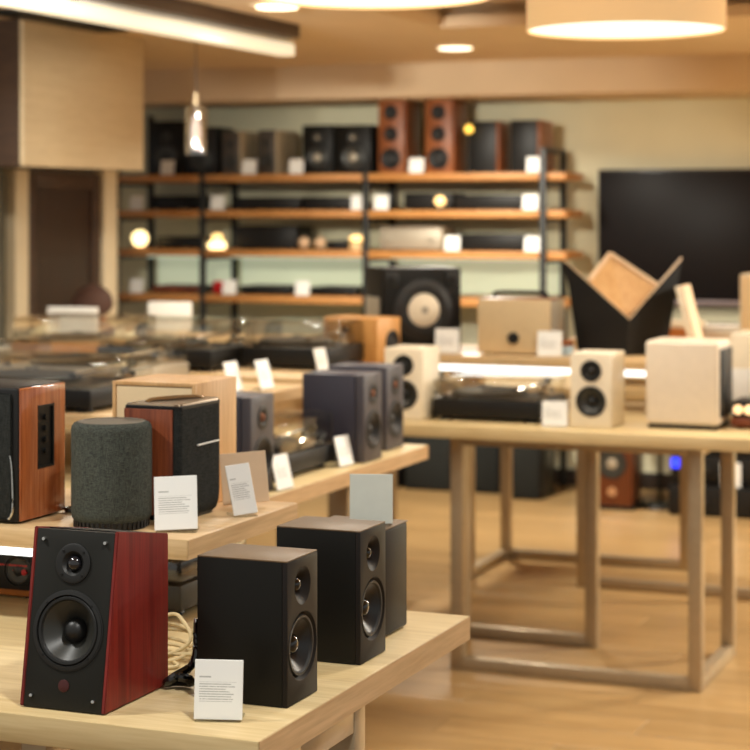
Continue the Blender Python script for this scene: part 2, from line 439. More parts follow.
drum(4.69, -1.895, 'cream drum pendant lamp, only its lit underside showing at top centre', CEIL + .12)
# small glass pendant
gp = thing('glass_pendant', 'small clear glass cylinder pendant hanging before the rack', 'pendant lamp', ab(7.35, -3.80, 1.79))
obj('glass_tube', lathe([(.045, 0), (.045, .195), (.04, .205), (.012, .21)], 32), GLASS, gp)
obj('inner_lamp', lathe([(0, .02), (.022, .022), (.024, .1), (.016, .16), (.0, .165)], 24), glow('pendant_core', (250, 232, 222), 0.5), gp)
obj('cap', lathe([(.014, .207), (.014, .26), (.004, .265), (0, .266)], 16), STEEL, gp)
obj('cord', lathe([(.0025, .27), (.0025, CEIL - 1.795)], 8), BLK, gp)

# unseen lamps added above and beside the frame to brighten the showroom
drum(7.1, .5, 'unseen drum lamp added as fill right of the picture, before the television', CEIL + .12, 85)
drum(8.6, .75, 'unseen drum lamp added in the right corner to brighten the back wall', CEIL, 230)
for a, b, p, l in ((2.0, -2.3, 18, 'added fill downlight over the front table, above the picture'), (3.4, -2.95, 8, 'added fill downlight left of the front riser, above the picture'), (5.2, -2.95, 11, 'added fill downlight over the turntables, above the picture'), (5.9, -4.5, 16, 'added fill downlight before the beige bulkhead, above the picture')):  # extra fill downlights, added out of view
    downlight(a, b, l, p, color=FRONTW if a < 4 else WARM)
for a, b, p, l in ((3.6, -.9, 8, 'added unseen tray downlight over the right end of the front table'), (1.9, -.6, 18, 'added unseen tray downlight nearest the viewer'), (4.6, -.2, 9, 'added unseen tray downlight over the open floor at right')):  # more added fill lights, set in the tray out of view
    downlight(a, b, l, p, CEIL + .12, FRONTW)
def fill_spot(a, b, target, label, power, z=CEIL):  # spotlight added out of view to brighten the rack
    p = ab(a, b, z); d = (Vector(target) - (p - Vector((0, 0, .12)))).normalized()
    t = thing('fill_spotlight', label, 'spotlight', p, 0, 'added fill spotlights')
    obj('stem', lathe([(.03, 0), (.03, -.012), (.008, -.014), (.008, -.1)], 16), DKMETAL, t)
    q = d.to_track_quat('Z', 'Y').to_euler()
    obj('head', lathe([(0, -.06), (.035, -.055), (.04, .06), (.036, .06), (.03, .0)], 24), DKMETAL, t, (0, 0, -.12), q)
    lamp('fill_spot_lamp', 'SPOT', p - Vector((0, 0, .12)) + d * .075, power, WARM, .05, rot=(-d).to_track_quat('Z', 'Y').to_euler(), spot=38)
for (a, b, u_, z_, p, l, zc) in ((4.1, -4.0, -1.2, 1.75, 110, 'added unseen spotlight aimed at the left bay of the rack', CEIL), (4.4, -3.05, -.35, 1.65, 215, 'added unseen spotlight aimed at the middle bay of the rack', CEIL), (4.95, -2.99, .6, 1.45, 260, 'added unseen spotlight aimed at the right bay of the rack', CEIL)):
    fill_spot(a, b, (u_, 10.6, z_), l, p, zc)

# ------------------------------------------------------------------ tables and risers
def table(label, a0, a1, b0, b1, legs, bars, z=TOP, th=.042):
    ac, bc = (a0 + a1) / 2, (b0 + b1) / 2
    t = thing('display_table', label, 'table', ab(ac, bc, 0), group='display tables')
    obj('tabletop', box(b0 - bc, b1 - bc, a0 - ac, a1 - ac, z - th, z, .0025), OAK, t)
    obj('edge_band', box(b1 - bc + .0002, b1 - bc + .0018, a0 - ac + .001, a1 - ac - .001, z - th + .001, z - .0012), OAK_BAND, t)
    s = .022
    for a, b in legs: obj('leg', box(b - bc - s, b - bc + s, a - ac - s, a - ac + s, 0, z - th, .003), STEEL, t)
    for (i, j) in bars:
        (a_, b_), (c_, d_) = legs[i], legs[j]
        for nm, z0, z1 in (('floor_bar', .001, .041), ('top_bar', z - th - .035, z - th - .001)):
            if abs(a_ - c_) < 1e-6: bm = box(min(b_, d_) - bc + s, max(b_, d_) - bc - s, a_ - ac - s + .001, a_ - ac + s - .001, z0, z1, .002)
            else: bm = box(b_ - bc - s + .001, b_ - bc + s - .001, min(a_, c_) - ac + s, max(a_, c_) - ac - s, z0, z1, .002)
            obj(nm, bm, STEEL, t)
    return t
table('front oak display table holding the red and black speakers', 2.331, 3.194, -3.0, -1.111,
      [(2.46, -1.53), (2.46, -1.137), (2.70, -1.137), (3.1, -1.9), (3.1, -2.85), (2.46, -2.85)], [(0, 1), (1, 2), (3, 4), (4, 5)])
table('second oak table behind the front one, under the navy speakers', 4.22, 5.467, -3.9, -2.035,
      [(4.45, -2.75), (4.45, -2.2), (5.2, -2.2), (5.2, -2.95), (5.2, -3.7), (4.45, -3.7)], [(0, 1), (1, 2), (3, 4), (4, 5)])
table('left oak table crowded with turntables, behind the navy speakers', 5.56, 6.46, -4.3, -2.47,
      [(5.7, -3.4), (5.7, -2.62), (6.3, -2.62), (6.3, -3.4), (6.3, -4.1), (5.7, -4.1)], [(0, 1), (1, 2), (3, 4), (4, 5)])
table('right oak table on steel loop legs with white speakers', 5.98, 6.97, -2.45, -0.95,
      [(6.12, -2.168), (6.12, -1.355), (6.63, -1.355), (6.60, -1.834), (6.60, -2.32)], [(0, 1), (1, 2), (3, 4)])
table('rear oak table on steel loop legs behind the right one', 7.45, 8.32, -2.75, -1.15,
      [(7.64, -2.66), (8.15, -2.66), (8.15, -1.85), (7.64, -2.163), (7.64, -1.35)], [(0, 1), (1, 2), (3, 4)])
table('far left oak table with white display panels', 6.86, 7.7, -4.5, -2.85,
      [(7.0, -4.3), (7.0, -3.0), (7.6, -3.0), (7.6, -4.3)], [(0, 1), (1, 2), (2, 3), (3, 0)])

def riser(label, a0, a1, b0, b1, base_z, top_z, supports, led=None, th=.034, mat=OAK_END):
    ac, bc = (a0 + a1) / 2, (b0 + b1) / 2
    t = thing('riser_shelf', label, 'riser', ab(ac, bc, base_z), group='riser shelves')
    h = top_z - base_z
    obj('board', box(b0 - bc, b1 - bc, a0 - ac, a1 - ac, h - th, h, .002), mat, t)
    obj('edge_band', box(b1 - bc + .0002, b1 - bc + .0018, a0 - ac + .001, a1 - ac - .001, h - th + .001, h - .0012), OAK_BAND, t)
    for b in supports: obj('support', box(b - bc - .012, b - bc + .012, a0 - ac + .06, a1 - ac - .06, 0, h - th, .002), mat, t)
    if led: obj('led_strip', box(led[0] - bc, led[1] - bc, a0 - ac + .006, a0 - ac + .03, h - th - led[2], h - th - .0005, .003), LEDM, t)
    return t
riser('oak riser on the front table with the cloth speakers', 2.803, 3.24, -2.75, -1.465, TOP, RIS, (-1.72, -2.6), (-2.4, -1.62, .015))
riser('oak riser on the second table, carrying the leftmost turntables', 4.40, 5.44, -3.8, -2.42, TOP, RIS, (-2.6, -3.6))
riser('oak riser on the left table, in front of the white panels', 5.66, 6.44, -4.25, -2.50, TOP, RIS, (-2.7, -4.0))
riser('oak riser on the right table with a bright light strip below', 6.53, 7.06, -2.80, -1.42, TOP, RISM, (-2.38, -1.52), (-2.42, -1.50, .022))
riser('oak riser on the rear table behind the open black box', 7.55, 8.05, -2.2, -1.2, TOP, RISM, (-2.1, -1.3))
riser('oak riser on the far left table by the white panels', 6.95, 7.6, -4.4, -2.9, TOP, RIS, (-3.05, -4.2))

# ------------------------------------------------------------------ loudspeaker drivers
FRONT = (D2R(90), 0, 0)
def woofer(parent, x, y, z, R, rot=FRONT, cone=CONE, cap=CAP, ring=RUBBER, name='woofer', deep=1.0, recess=True, seg=48):
    dp = .42 * R * deep if recess else -.0005
    lip = .0025
    w_ = obj(name, lathe([(R * 1.02, 0), (R * 1.02, lip), (R * .93, lip * 1.3), (R * .9, -.001)], seg), ring, parent, (x, y, z), rot)
    if recess:
        obj('surround', lathe([(R * .91, 0), (R * .87, R * .05), (R * .81, R * .045), (R * .765, -R * .03)], seg), ring, w_)
        obj('cone', lathe([(R * .77, -R * .02), (R * .55, -dp * .45), (R * .3, -dp * .93), (R * .26, -dp)], seg), cone, w_)
        obj('dust_cap', lathe([(R * .33, -dp * .9), (R * .3, -dp * .62), (R * .2, -dp * .36), (R * .1, -dp * .26), (0, -dp * .24)], 32), cap, w_)
    else:
        obj('cone', lathe([(R * .9, .0008), (R * .8, .003), (R * .72, .001), (R * .35, .0006)], seg), cone, w_)
        obj('dust_cap', lathe([(R * .36, .0006), (R * .25, .003), (0, .005)], 24), cap, w_)
    return w_
def tweeter(parent, x, y, z, R, rot=FRONT, plate=RUBBER, dome=DOME, recess=True):
    t_ = obj('tweeter', lathe([(R, 0), (R, .002), (R * .93, .0028), (R * .62, .002), (R * .40, -R * .16 if recess else .0012)], 40), plate, parent, (x, y, z), rot)
    dz = -R * .16 if recess else .001
    obj('dome', lathe([(R * .40, dz), (R * .36, dz + R * .14), (R * .24, dz + R * .27), (R * .1, dz + R * .33), (0, dz + R * .34)], 28), dome, t_)
    return t_
def cyl_cut(x, z, R, y0, y1, seg=48):
    bm = lathe([(0, 0), (R, 0), (R, y1 - y0), (0, y1 - y0)], seg)
    bmesh.ops.transform(bm, matrix=Matrix.Translation((x, y1, z)) @ Matrix.Rotation(D2R(90), 4, 'X'), verts=bm.verts)
    return bm

# ------------------------------------------------------------------ red speaker (front table)
RW, RD, RH, RHB, LEAN = .140, .19, .252, .227, .040
red = thing('bookshelf_speaker', 'red wood bookshelf speaker with black sloping front, nearest on the left', 'speaker', ab(2.366, -1.438, TOP))
def red_side(x0, x1, off=0.0, drop=0.0, y_front=0.0, y_back=RD):
    tp = lambda y: RH - (y - LEAN) * (RH - RHB) / (RD - LEAN)
    f = lambda z: LEAN * z / RH
    y0, y1 = f(0) + y_front, f(RH) + y_front
    zt0, zt1 = tp(y1) - drop, tp(y_back) - drop
    return hexa([(x0, y0, 0), (x1, y0, 0), (x1, y_back, 0), (x0, y_back, 0), (x0, y1, zt0), (x1, y1, zt0), (x1, y_back, zt1), (x0, y_back, zt1)])
BT = .032
obj('cabinet', red_side(-RW / 2 + .006, RW / 2 - .006, y_front=BT + .0004, drop=.0005), BLK, red, (0, 0, .002))
for s in (-1, 1):
    x0, x1 = (RW / 2 - .006, RW / 2) if s > 0 else (-RW / 2, -RW / 2 + .006)
    bm = red_side(x0, x1); bmesh.ops.bevel(bm, geom=bm.edges[:], offset=.0012, segments=2, affect='EDGES')
    obj('side_panel', bm, REDW, red, (0, 0, .002))
# sloping baffle in its own upright frame, then leaned back
tilt = math.atan2(LEAN, RH)
baf = obj('baffle', box(-RW / 2 + .006, RW / 2 - .006, .0005, BT, 0, RH * 1.003, .0008), BAFFLE, red, (0, 0, .002), (-tilt, 0, 0))
TWZ, WFZ = .206, .111
cut(baf, [cyl_cut(0, WFZ, .0495, -.01, BT + .01), cyl_cut(0, TWZ, .0175, -.01, BT + .01)])
wf = woofer(baf, 0, .0005, WFZ, .0545, deep=1.15)
obj('trim_ring', lathe([(.0575, 0), (.0575, .0012), (.0555, .0016), (.0550, 0)], 56), RUBBER, wf)
tw = tweeter(baf, 0, .0005, TWZ, .0285)
for k in range(4):
    an = D2R(45 + 90 * k); obj('screw', lathe([(.0022, .0026), (.0018, .0036), (0, .0038)], 10), BLK, tw, (.0235 * math.cos(an), .0235 * math.sin(an), 0))
for k in range(4):
    an = D2R(45 + 90 * k); obj('screw', lathe([(.0022, .0026), (.0018, .0036), (0, .0038)], 10), BLK, wf, (.052 * math.cos(an), .052 * math.sin(an), 0))
for sx, sz in ((-1, .238), (1, .238), (-1, .016), (1, .016)):
    obj('grille_pin', lathe([(.0034, 0), (.0034, .002), (.0024, .0045), (0, .005)], 16), CHROME, baf, (sx * (RW / 2 - .019), .0005, sz), FRONT)
obj('badge', lathe([(.0088, 0), (.0088, .0008), (.008, .0012), (0, .0012)], 28), BADGE, baf, (.0, .0005, .0335), FRONT)

# ------------------------------------------------------------------ pair of black speakers facing right
def black_speaker(label, a, b):
    w_, d_, h_, bt = .108, .1445, .211, .008
    t = thing('bookshelf_speaker', label, 'speaker', ab(a, b, TOP), ROT + D2R(90), 'black speakers on the front table')
    c = obj('cabinet', box(-w_ / 2, w_ / 2, -d_ / 2 + bt + .0003, d_ / 2, .001, h_ - .0022, .0006), BLKVINYL, t)
    obj('top_panel', box(-w_ / 2, w_ / 2, -d_ / 2 + .0006, d_ / 2, h_ - .0022, h_, .0006), BLKTOP_SHEEN, t)
    bf = obj('baffle', box(-w_ / 2, w_ / 2, -d_ / 2, -d_ / 2 + bt, .001, h_ - .0023, .0012), BAFFLE2, t)
    wz, tz = .080, .168
    k = 1.07
    cut(bf, [cyl_cut(0, wz, .0465 * k, -d_ / 2 - .01, -d_ / 2 + bt + .01), cyl_cut(0, tz, .0275, -d_ / 2 - .01, -d_ / 2 + bt + .01, 40)])
    cut(c, [cyl_cut(0, wz, .0455 * k, -d_ / 2 - .01, -d_ / 2 + .04), cyl_cut(0, tz, .026, -d_ / 2 - .01, -d_ / 2 + .04, 40)])
    # woofer set back in a flared dish
    sc_ = lambda pr: [(r_ * k, z_) for r_, z_ in pr]
    wd = obj('woofer', lathe(sc_([(.0475, .0002), (.0462, -.0006), (.0440, -.0045), (.0425, -.0055), (.0415, -.004)]), 56), BAFFLE2, bf, (0, -d_ / 2, wz), FRONT)
    obj('surround', lathe(sc_([(.0418, -.0045), (.0405, -.0015), (.0375, -.0018), (.0350, -.0055)]), 56), RUBBER, wd)
    obj('cone', lathe(sc_([(.0352, -.005), (.026, -.0125), (.015, -.0205), (.012, -.022)]), 56), CONE_D, wd)
    obj('dust_cap', lathe(sc_([(.0150, -.0202), (.0138, -.0150), (.0095, -.0105), (.005, -.0088), (0, -.0084)]), 32), GLOSSBLK, wd)
    tg = obj('tweeter', lathe([(.0282, .0002), (.0270, -.0004), (.0225, -.0026), (.0165, -.007), (.0120, -.0125), (.0100, -.0142)], 40), BAFFLE2, bf, (0, -d_ / 2, tz), FRONT)
    obj('dome', lathe([(.0102, -.0142), (.0095, -.0085), (.006, -.0050), (0, -.0036)], 24), GLOSSBLK, tg)
    return t
sa = black_speaker('nearest black bookshelf speaker, front turned right, behind the foremost white card', 2.498 + .054, -1.145 - .0722)
clone(sa, ab(2.777 + .054, -1.147 - .0722, TOP), ROT + D2R(90), 'middle black bookshelf speaker of the front table, partly hiding the plain black box')
pc = thing('bookshelf_speaker', 'plain black box speaker with a white card on top, at the table end', 'speaker', ab(3.012, -1.249, TOP), ROT + D2R(90))
obj('cabinet', box(-.062, .062, -.05, .07, .001, .180, .0015), BLKVINYL, pc)
obj('top_panel', box(-.062, .062, -.068, .07, .180, .182, .0007), BLKTOP_SHEEN, pc)
obj('grille', box(-.060, .060, -.068, -.0502, .003, .1798, .004), BAFFLE2, pc)

# ------------------------------------------------------------------ cards
def card(label, pos, w_, h_, tilt=12, yaw=-4, roll=0, foot=True, mat=None, group='acrylic product cards', name='product_card'):
    t = thing(name, label, 'card', pos, D2R(yaw), group)
    rot = (D2R(-tilt), D2R(roll), 0)
    lift = abs(math.sin(D2R(roll))) * w_ / 2 + .003
    p = obj('panel', box(-w_ / 2, w_ / 2, 0, .0028, 0, h_, .0006, 1), mat or PRINT, t, (0, 0, lift), rot)
    if foot:
        obj('acrylic_foot', box(-w_ / 2 * .94, w_ / 2 * .94, -.004, h_ * .5, 0, .003, .0008, 1), ACRYL, t)
    return t
card('foremost white printed card on the front table, before the nearest black speaker', ab(2.399, -1.206, TOP), .0685, .082, 8, -5)
card('white printed card on the riser, leaning before the walnut cloth speaker', ab(2.862, -1.517, RIS), .073, .090, 14, -2, -3)
card('narrow white printed card at the right end of the front riser', ab(3.055, -1.480, RIS), .045, .090, 18, 24, -5)
card('beige board card standing behind the narrow card on the front riser', ab(3.16, -1.530, RIS), .085, .094, 14, 8, -4, foot=False, mat=BEIGE)
card('pale blank card standing on the plain black box speaker', ab(3.00, -1.219, TOP + .182), .073, .083, 4, -3, 0, mat=PALEC)

# ------------------------------------------------------------------ cables by the red speaker
pts = []
cc = bpy.data.objects.new('cable_coil', None); COL.objects.link(cc); tag(cc, 'coil of cream cable lying behind the red speaker', 'cable')
cc.location = ab(2.71, -1.455, TOP); cc.rotation_euler = (0, 0, ROT)
for j, (rx, rz, ph, tlt) in enumerate(((.052, .038, 0, .5), (.046, .032, .6, .75), (.05, .028, 1.1, .3), (.04, .036, 2.0, .9), (.055, .02, 2.6, .15))):
    ring = []
    for k in range(40):
        an = 2 * math.pi * k / 40
        x = rx * math.cos(an) + .004 * math.sin(3 * an + ph); y = rz * math.sin(an) * math.cos(tlt) + .006 * math.cos(2 * an + ph)
        z = .034 * 0 + rz * math.sin(an) * math.sin(tlt) + rz * math.sin(tlt) + .0045 + .002 * j
        ring.append((x + .006 * math.cos(ph * 3), y + .008 * math.sin(ph * 2), max(z, .0035)))
    obj('cable_loop', tube(ring, .0031, 8, True), CORD, cc)
tail = smoothpath([(.03, -.03, .0035), (.05, -.055, .0035), (.035, -.075, .0035), (.01, -.09, .0035)], 6)
obj('cable_end', tube(tail, .0031, 8), CORD, cc)
bc_ = bpy.data.objects.new('black_lead', None); COL.objects.link(bc_); tag(bc_, 'glossy black lead with an upright silver tipped plug beside the black speaker', 'cable')
bc_.location = ab(2.55, -1.335, TOP); bc_.rotation_euler = (0, 0, 0)
path = smoothpath([(.014, .012, .098), (.0145, .012, .075), (.014, .012, .05), (.009, .01, .034), (.0, .004, .026), (-.012, -.006, .021), (-.024, -.010, .014), (-.028, -.002, .009), (-.018, .008, .0085), (-.002, .006, .0085), (.008, -.004, .010), (.004, -.012, .017), (-.010, -.016, .021)], 7)
n = len(path); rad = [(.0042 + .0022 * math.sin(min(1, i / (n * .4)) * math.pi)) if i < n * .3 else .0070 for i in range(n)]
obj('lead', tube(path, rad, 10), GLOSSBLK, bc_)
obj('silver_tip', lathe([(0, .103), (.003, .102), (.0042, .098), (.0042, .094)], 14), CHROME, bc_, (.014, .012, 0))

# ------------------------------------------------------------------ turntables
def turntable(label, a, b, z, w_, d_, cover_h, plinth=BLK, plate=DKMETAL, rotz=ROT, ph=.05, label_c=None, open_deg=0):
    """w_ along local x, d_ along local y, origin at base centre"""
    t = thing('turntable', label, 'turntable', ab(a, b, z), rotz, 'turntables')
    fz = .014
    obj('plinth', box(-w_ / 2, w_ / 2, -d_ / 2, d_ / 2, fz, fz + ph, .004), plinth, t)
    for sx in (-1, 1):
        for sy in (-1, 1): obj('foot', lathe([(.022, 0), (.024, .004), (.02, fz)], 16), RUBBER, t, (sx * (w_ / 2 - .04), sy * (d_ / 2 - .04), 0))
    pr = d_ * .40
    zt = fz + ph
    pl = obj('platter', lathe([(pr, zt), (pr, zt + .014), (pr * .96, zt + .018), (0, zt + .018)], 48), plate, t, (-w_ * .10, 0, 0))
    obj('record_mat', lathe([(pr * .93, zt + .0182), (pr * .92, zt + .021), (0, zt + .021)], 48), RUBBER, pl)
    obj('spindle', lathe([(.004, zt + .02), (.004, zt + .034), (0, zt + .036)], 10), CHROME, pl)
    if label_c: obj('centre_label', lathe([(pr * .3, zt + .0212), (pr * .3, zt + .022), (0, zt + .022)], 32), label_c, pl)
    ax, ay = w_ / 2 - .06, d_ / 2 - .07
    arm = obj('tonearm', tube([(ax, ay + .05, zt + .045), (ax, ay, zt + .045), (ax - .005, ay - d_ * .35, zt + .04), (ax - .04, ay - d_ * .55, zt + .032)], .0045, 8), CHROME, t)
    obj('arm_base', lathe([(.026, zt), (.026, zt + .01), (.012, zt + .02), (.012, zt + .04), (0, zt + .042)], 24), CHROME, arm, (ax, ay, 0))
    obj('counterweight', tube([(ax, ay + .02, zt + .045), (ax, ay + .045, zt + .045)], .013, 14), DKMETAL, arm)
    obj('headshell', box(-.008, .008, -.02, .02, -.005, .004, .001), BLK, arm, (ax - .045, ay - d_ * .58, zt + .030), (0, 0, .45))
    obj('speed_knob', lathe([(.014, zt), (.014, zt + .01), (.012, zt + .012), (0, zt + .012)], 18), BLK, t, (-w_ / 2 + .035, -d_ / 2 + .04, 0))
    if cover_h:
        i_ = .004
        bm = box(-w_ / 2 + i_, w_ / 2 - i_, 0, d_ - 2 * i_, 0, cover_h, .008, 3)
        bot = [f for f in bm.faces if f.calc_center_median().z < .0005]
        bmesh.ops.delete(bm, geom=bot, context='FACES')
        cv = obj('dust_cover', bm, COVER, t, (0, -d_ / 2 + i_, zt + .0005))
        for sx in (-1, 1): obj('hinge', box(-.02, .02, -.006, .006, -.02, .02, .002), BLK, t, (sx * w_ * .32, d_ / 2 + .007, zt))
    return t
turntable('dark turntable with clear lid tucked under the front riser', 3.11, -1.70, TOP, .27, .28, .045, plinth=plain('graphite_plinth', (62, 60, 54), .45), ph=.045)
turntable('turntable with smoky clear lid between the navy speakers', 4.745, -2.262, TOP, .305, .36, .088)
turntable('black turntable at far left, its lid behind the walnut side speaker', 4.62, -2.86, RIS, .5, .36, .07, plinth=BLK)
turntable('silver turntable with clear lid behind the leftmost black one', 5.19, -3.05, RIS, .50, .36, .08, plinth=SILVER)
turntable('dark fronted turntable with a white centre label, left of two on the far riser', 5.90, -3.12, RIS, .44, .36, .09, label_c=CREAM, ph=.06)
turntable('dark fronted turntable beside the honey oak speaker on the far riser', 6.08, -2.72, RIS, .32, .33, .085, ph=.06)
turntable('pale wood turntable with clear lid in front of the far white panel', 6.12, -3.62, RIS, .42, .34, .09, plinth=ORANGEW, plate=SILVER)
turntable('black turntable with clear lid between the two white speakers', 6.29, -2.075, TOP, .38, .33, .065, ph=.06)

# ------------------------------------------------------------------ riser of the front table
# walnut sided speaker at far left
wn = thing('bookshelf_speaker', 'black speaker with glossy walnut side and control panel, at the left edge', 'speaker', ab(2.906, -1.885, RIS))
WW, WD, WH = .162, .152, .236
obj('cabinet', box(-WW / 2 + .008, WW / 2 - .008, -WD / 2 + .0155, WD / 2, .004, WH, .003), BLK, wn)
sp_ = obj('side_panel', box(WW / 2 - .008, WW / 2, -WD / 2 + .004, WD / 2, .004, WH - .002, .003), WALNUT, wn)
cut(sp_, [box(WW / 2 - .0045, WW / 2 + .02, -.016, .036, .090, .199)])
obj('side_panel', box(-WW / 2, -WW / 2 + .008, -WD / 2 + .004, WD / 2, .004, WH - .002, .003), WALNUT, wn)
cp = obj('control_panel', box(WW / 2 - .0045, WW / 2 - .003, -.0148, .0348, .0912, .1978), BLK, wn)
for k in range(4): obj('control_knob', lathe([(.0052, 0), (.0048, .0045), (0, .005)], 16), BLK, cp, (WW / 2 - .003, .010, .118 + k * .020), (0, D2R(90), 0))
fb = NB(); add_box(fb, WW / 2 - .003, WW / 2 + .0006, -.017, -.013, .089, .200); add_box(fb, WW / 2 - .003, WW / 2 + .0006, .033, .037, .089, .200)
add_box(fb, WW / 2 - .003, WW / 2 + .0006, -.017, .037, .196, .200); add_box(fb, WW / 2 - .003, WW / 2 + .0006, -.017, .037, .089, .093)
obj('panel_frame', fb, BLK, wn)
bf = obj('baffle', box(-WW / 2 + .002, WW / 2 - .002, -WD / 2, -WD / 2 + .015, .002, WH, .006), BLK, wn)
gr = obj('grille', box(-WW / 2 + .012, WW / 2 - .014, -WD / 2 - .006, -WD / 2, .010, WH - .01, .005), BLKFAB, wn)
obj('silver_trim', tube(smoothpath([(WW / 2 - .03, -WD / 2 - .003, .15), (WW / 2 - .016, -WD / 2 - .003, .115), (WW / 2 - .012, -WD / 2 - .003, .07), (WW / 2 - .012, -WD / 2 - .003, .025), (WW / 2 - .02, -WD / 2 - .003, .009)], 6), .0022, 8), CHROME, wn)
for sx in (-1, 1):
    for sy in (-1, 1): obj('foot', lathe([(.008, 0), (.008, .004)], 12), RUBBER, wn, (sx * .06, sy * .05, 0))
# grey cloth cylinder
cy = thing('cloth_speaker', 'grey woven cloth cylinder speaker with dark ribbed foot', 'speaker', ab(2.878, -1.650, RIS))
CR, CH = .069, .181
def rsq(r, n_=64, p=3.0):
    return [(r * math.copysign(abs(math.cos(t)) ** (2 / p), math.cos(t)), r * math.copysign(abs(math.sin(t)) ** (2 / p), math.sin(t))) for t in [2 * math.pi * k / n_ for k in range(n_)]]
obj('cloth_body', lathe([(.064, .014), (.0685, .020), (.069, .03), (.069, CH - .014), (.0677, CH - .007), (.064, CH - .0025), (.058, CH)], 64), GREYFAB, cy)
obj('top_cap', lathe([(.058, CH), (.052, CH + .0006), (.050, CH - .001), (0, CH - .001)], 56), GREYTOP, cy)
obj('base', lathe([(0, 0), (.060, 0), (.061, .003), (.064, .0145), (.05, .0145)], 56), RUBBER, cy)
fbm = NB()
for k in range(44):
    an = 2 * math.pi * k / 44
    bm2 = box(-.0017, .0017, -.0022, .0022, .003, .0148)
    bmesh.ops.transform(bm2, matrix=Matrix.Rotation(an, 4, 'Z') @ Matrix.Translation((.0635, 0, 0)), verts=bm2.verts)
    me = bpy.data.meshes.new('t'); bm2.to_mesh(me); bm2.free(); fbm.from_mesh(me); bpy.data.meshes.remove(me)
rb_ = obj('rib_ring', fbm, RUBBER, cy); rb_['kind'] = 'stuff'
# walnut and charcoal cloth portable speaker with handle
ws = thing('cloth_speaker', 'walnut and charcoal cloth speaker with a metal top handle', 'speaker', ab(2.947, -1.662, RIS))
def rounded(poly, rad, n_=6):
    out = []
    N_ = len(poly)
    for i in range(N_):
        p, q, r0 = Vector(poly[i - 1]), Vector(poly[i]), Vector(poly[(i + 1) % N_]); r = rad[i]
        if r <= 0: out.append(tuple(q)); continue
        d1, d2 = (p - q).normalized(), (r0 - q).normalized()
        ang = d1.angle(d2); tt = min(r / math.tan(ang / 2), (p - q).length * .49, (r0 - q).length * .49)
        s, e = q + d1 * tt, q + d2 * tt
        for k in range(n_ + 1):
            u = k / n_; out.append(tuple((1 - u) ** 2 * s + 2 * u * (1 - u) * q + u * u * e))
    return out
SECT = rounded([(0, 0), (.096, 0), (.108, .004), (.112, .150), (.085, .166), (0, .045)], [.003, .004, .012, .022, .02, .01])
def loft(secs):
    bm = NB(); rings = [[bm.verts.new((x, y, z)) for x, y in s] for s, z in secs]; n_ = len(rings[0])
    for A, B in zip(rings[:-1], rings[1:]):
        for k in range(n_): bm.faces.new((A[k], A[(k + 1) % n_], B[(k + 1) % n_], B[k]))
    bm.faces.new(rings[0][::-1]); bm.faces.new(rings[-1]); bmesh.ops.recalc_face_normals(bm, faces=bm.faces); return bm
def inset(s, k, c=(.06, .08)): return [(c[0] + (x - c[0]) * k, c[1] + (y - c[1]) * k) for x, y in s]
obj('cloth_body', loft([(inset(SECT, .86), .006), (inset(SECT, .93), .010), (inset(SECT, .985), .024), (SECT, .04), (SECT, .196)]), BLKFAB, ws)
obj('base', loft([(inset(SECT, .80), 0), (inset(SECT, .86), .0062)]), RUBBER, ws)
obj('wood_panel', box(-.0012, .094, -.0035, .0005, .012, .196, .0012), WALNUT_B, ws)
obj('rim', loft([(inset(SECT, 1.012), .196), (inset(SECT, 1.012), .2005), (inset(SECT, .99), .202)]), BLK, ws)
obj('top_plate', loft([(inset(SECT, .985), .2018), (inset(SECT, .97), .205)]), TOPMETAL, ws)
obj('handle', tube(smoothpath([(.026, .03, .2035), (.032, .042, .2075), (.055, .08, .2085), (.078, .118, .2075), (.084, .13, .2035)], 6), [.0045] * 25, 10), CHROME, ws)
obj('light_line', box(.1085, .1128, .060, .142, .128, .1305), WHITE, ws)
# oak box with cream cloth front behind it
ob = thing('bookshelf_speaker', 'light oak box speaker with cream cloth front, behind the walnut cloth speaker', 'speaker', ab(3.173, -1.668, RIS))
obj('cabinet', box(-.100, .0712, -.079, .082, 0, .2285, .0015), OAKBOX, ob)
fb = NB(); add_box(fb, -.100, -.093, -.087, -.079, 0, .2285, .001); add_box(fb, .064, .0712, -.087, -.079, 0, .2285, .001)
add_box(fb, -.093, .064, -.087, -.079, .2215, .2285, .001); add_box(fb, -.093, .064, -.087, -.079, 0, .007, .001)
obj('front_frame', fb, OAKBOX, ob)
obj('cloth_front', box(-.0928, .0638, -.084, -.0792, .0072, .2213, .001), CREAMCLOTH, ob)
# black lead hanging between
pts = smoothpath([(0, 0, .12), (.004, .0, .10), (-.004, .004, .075), (.005, -.002, .05), (-.003, .003, .028), (.006, 0, .010), (.002, -.015, .006), (-.014, -.02, .006), (-.02, .0, .006), (-.004, .012, .006)], 6)
o = obj('power_lead', tube(pts, .0048, 8), GLOSSBLK, None, ab(2.99, -1.783, RIS)); tag(o, 'glossy black cable bundled between walnut side speaker and grey cylinder', 'cable')
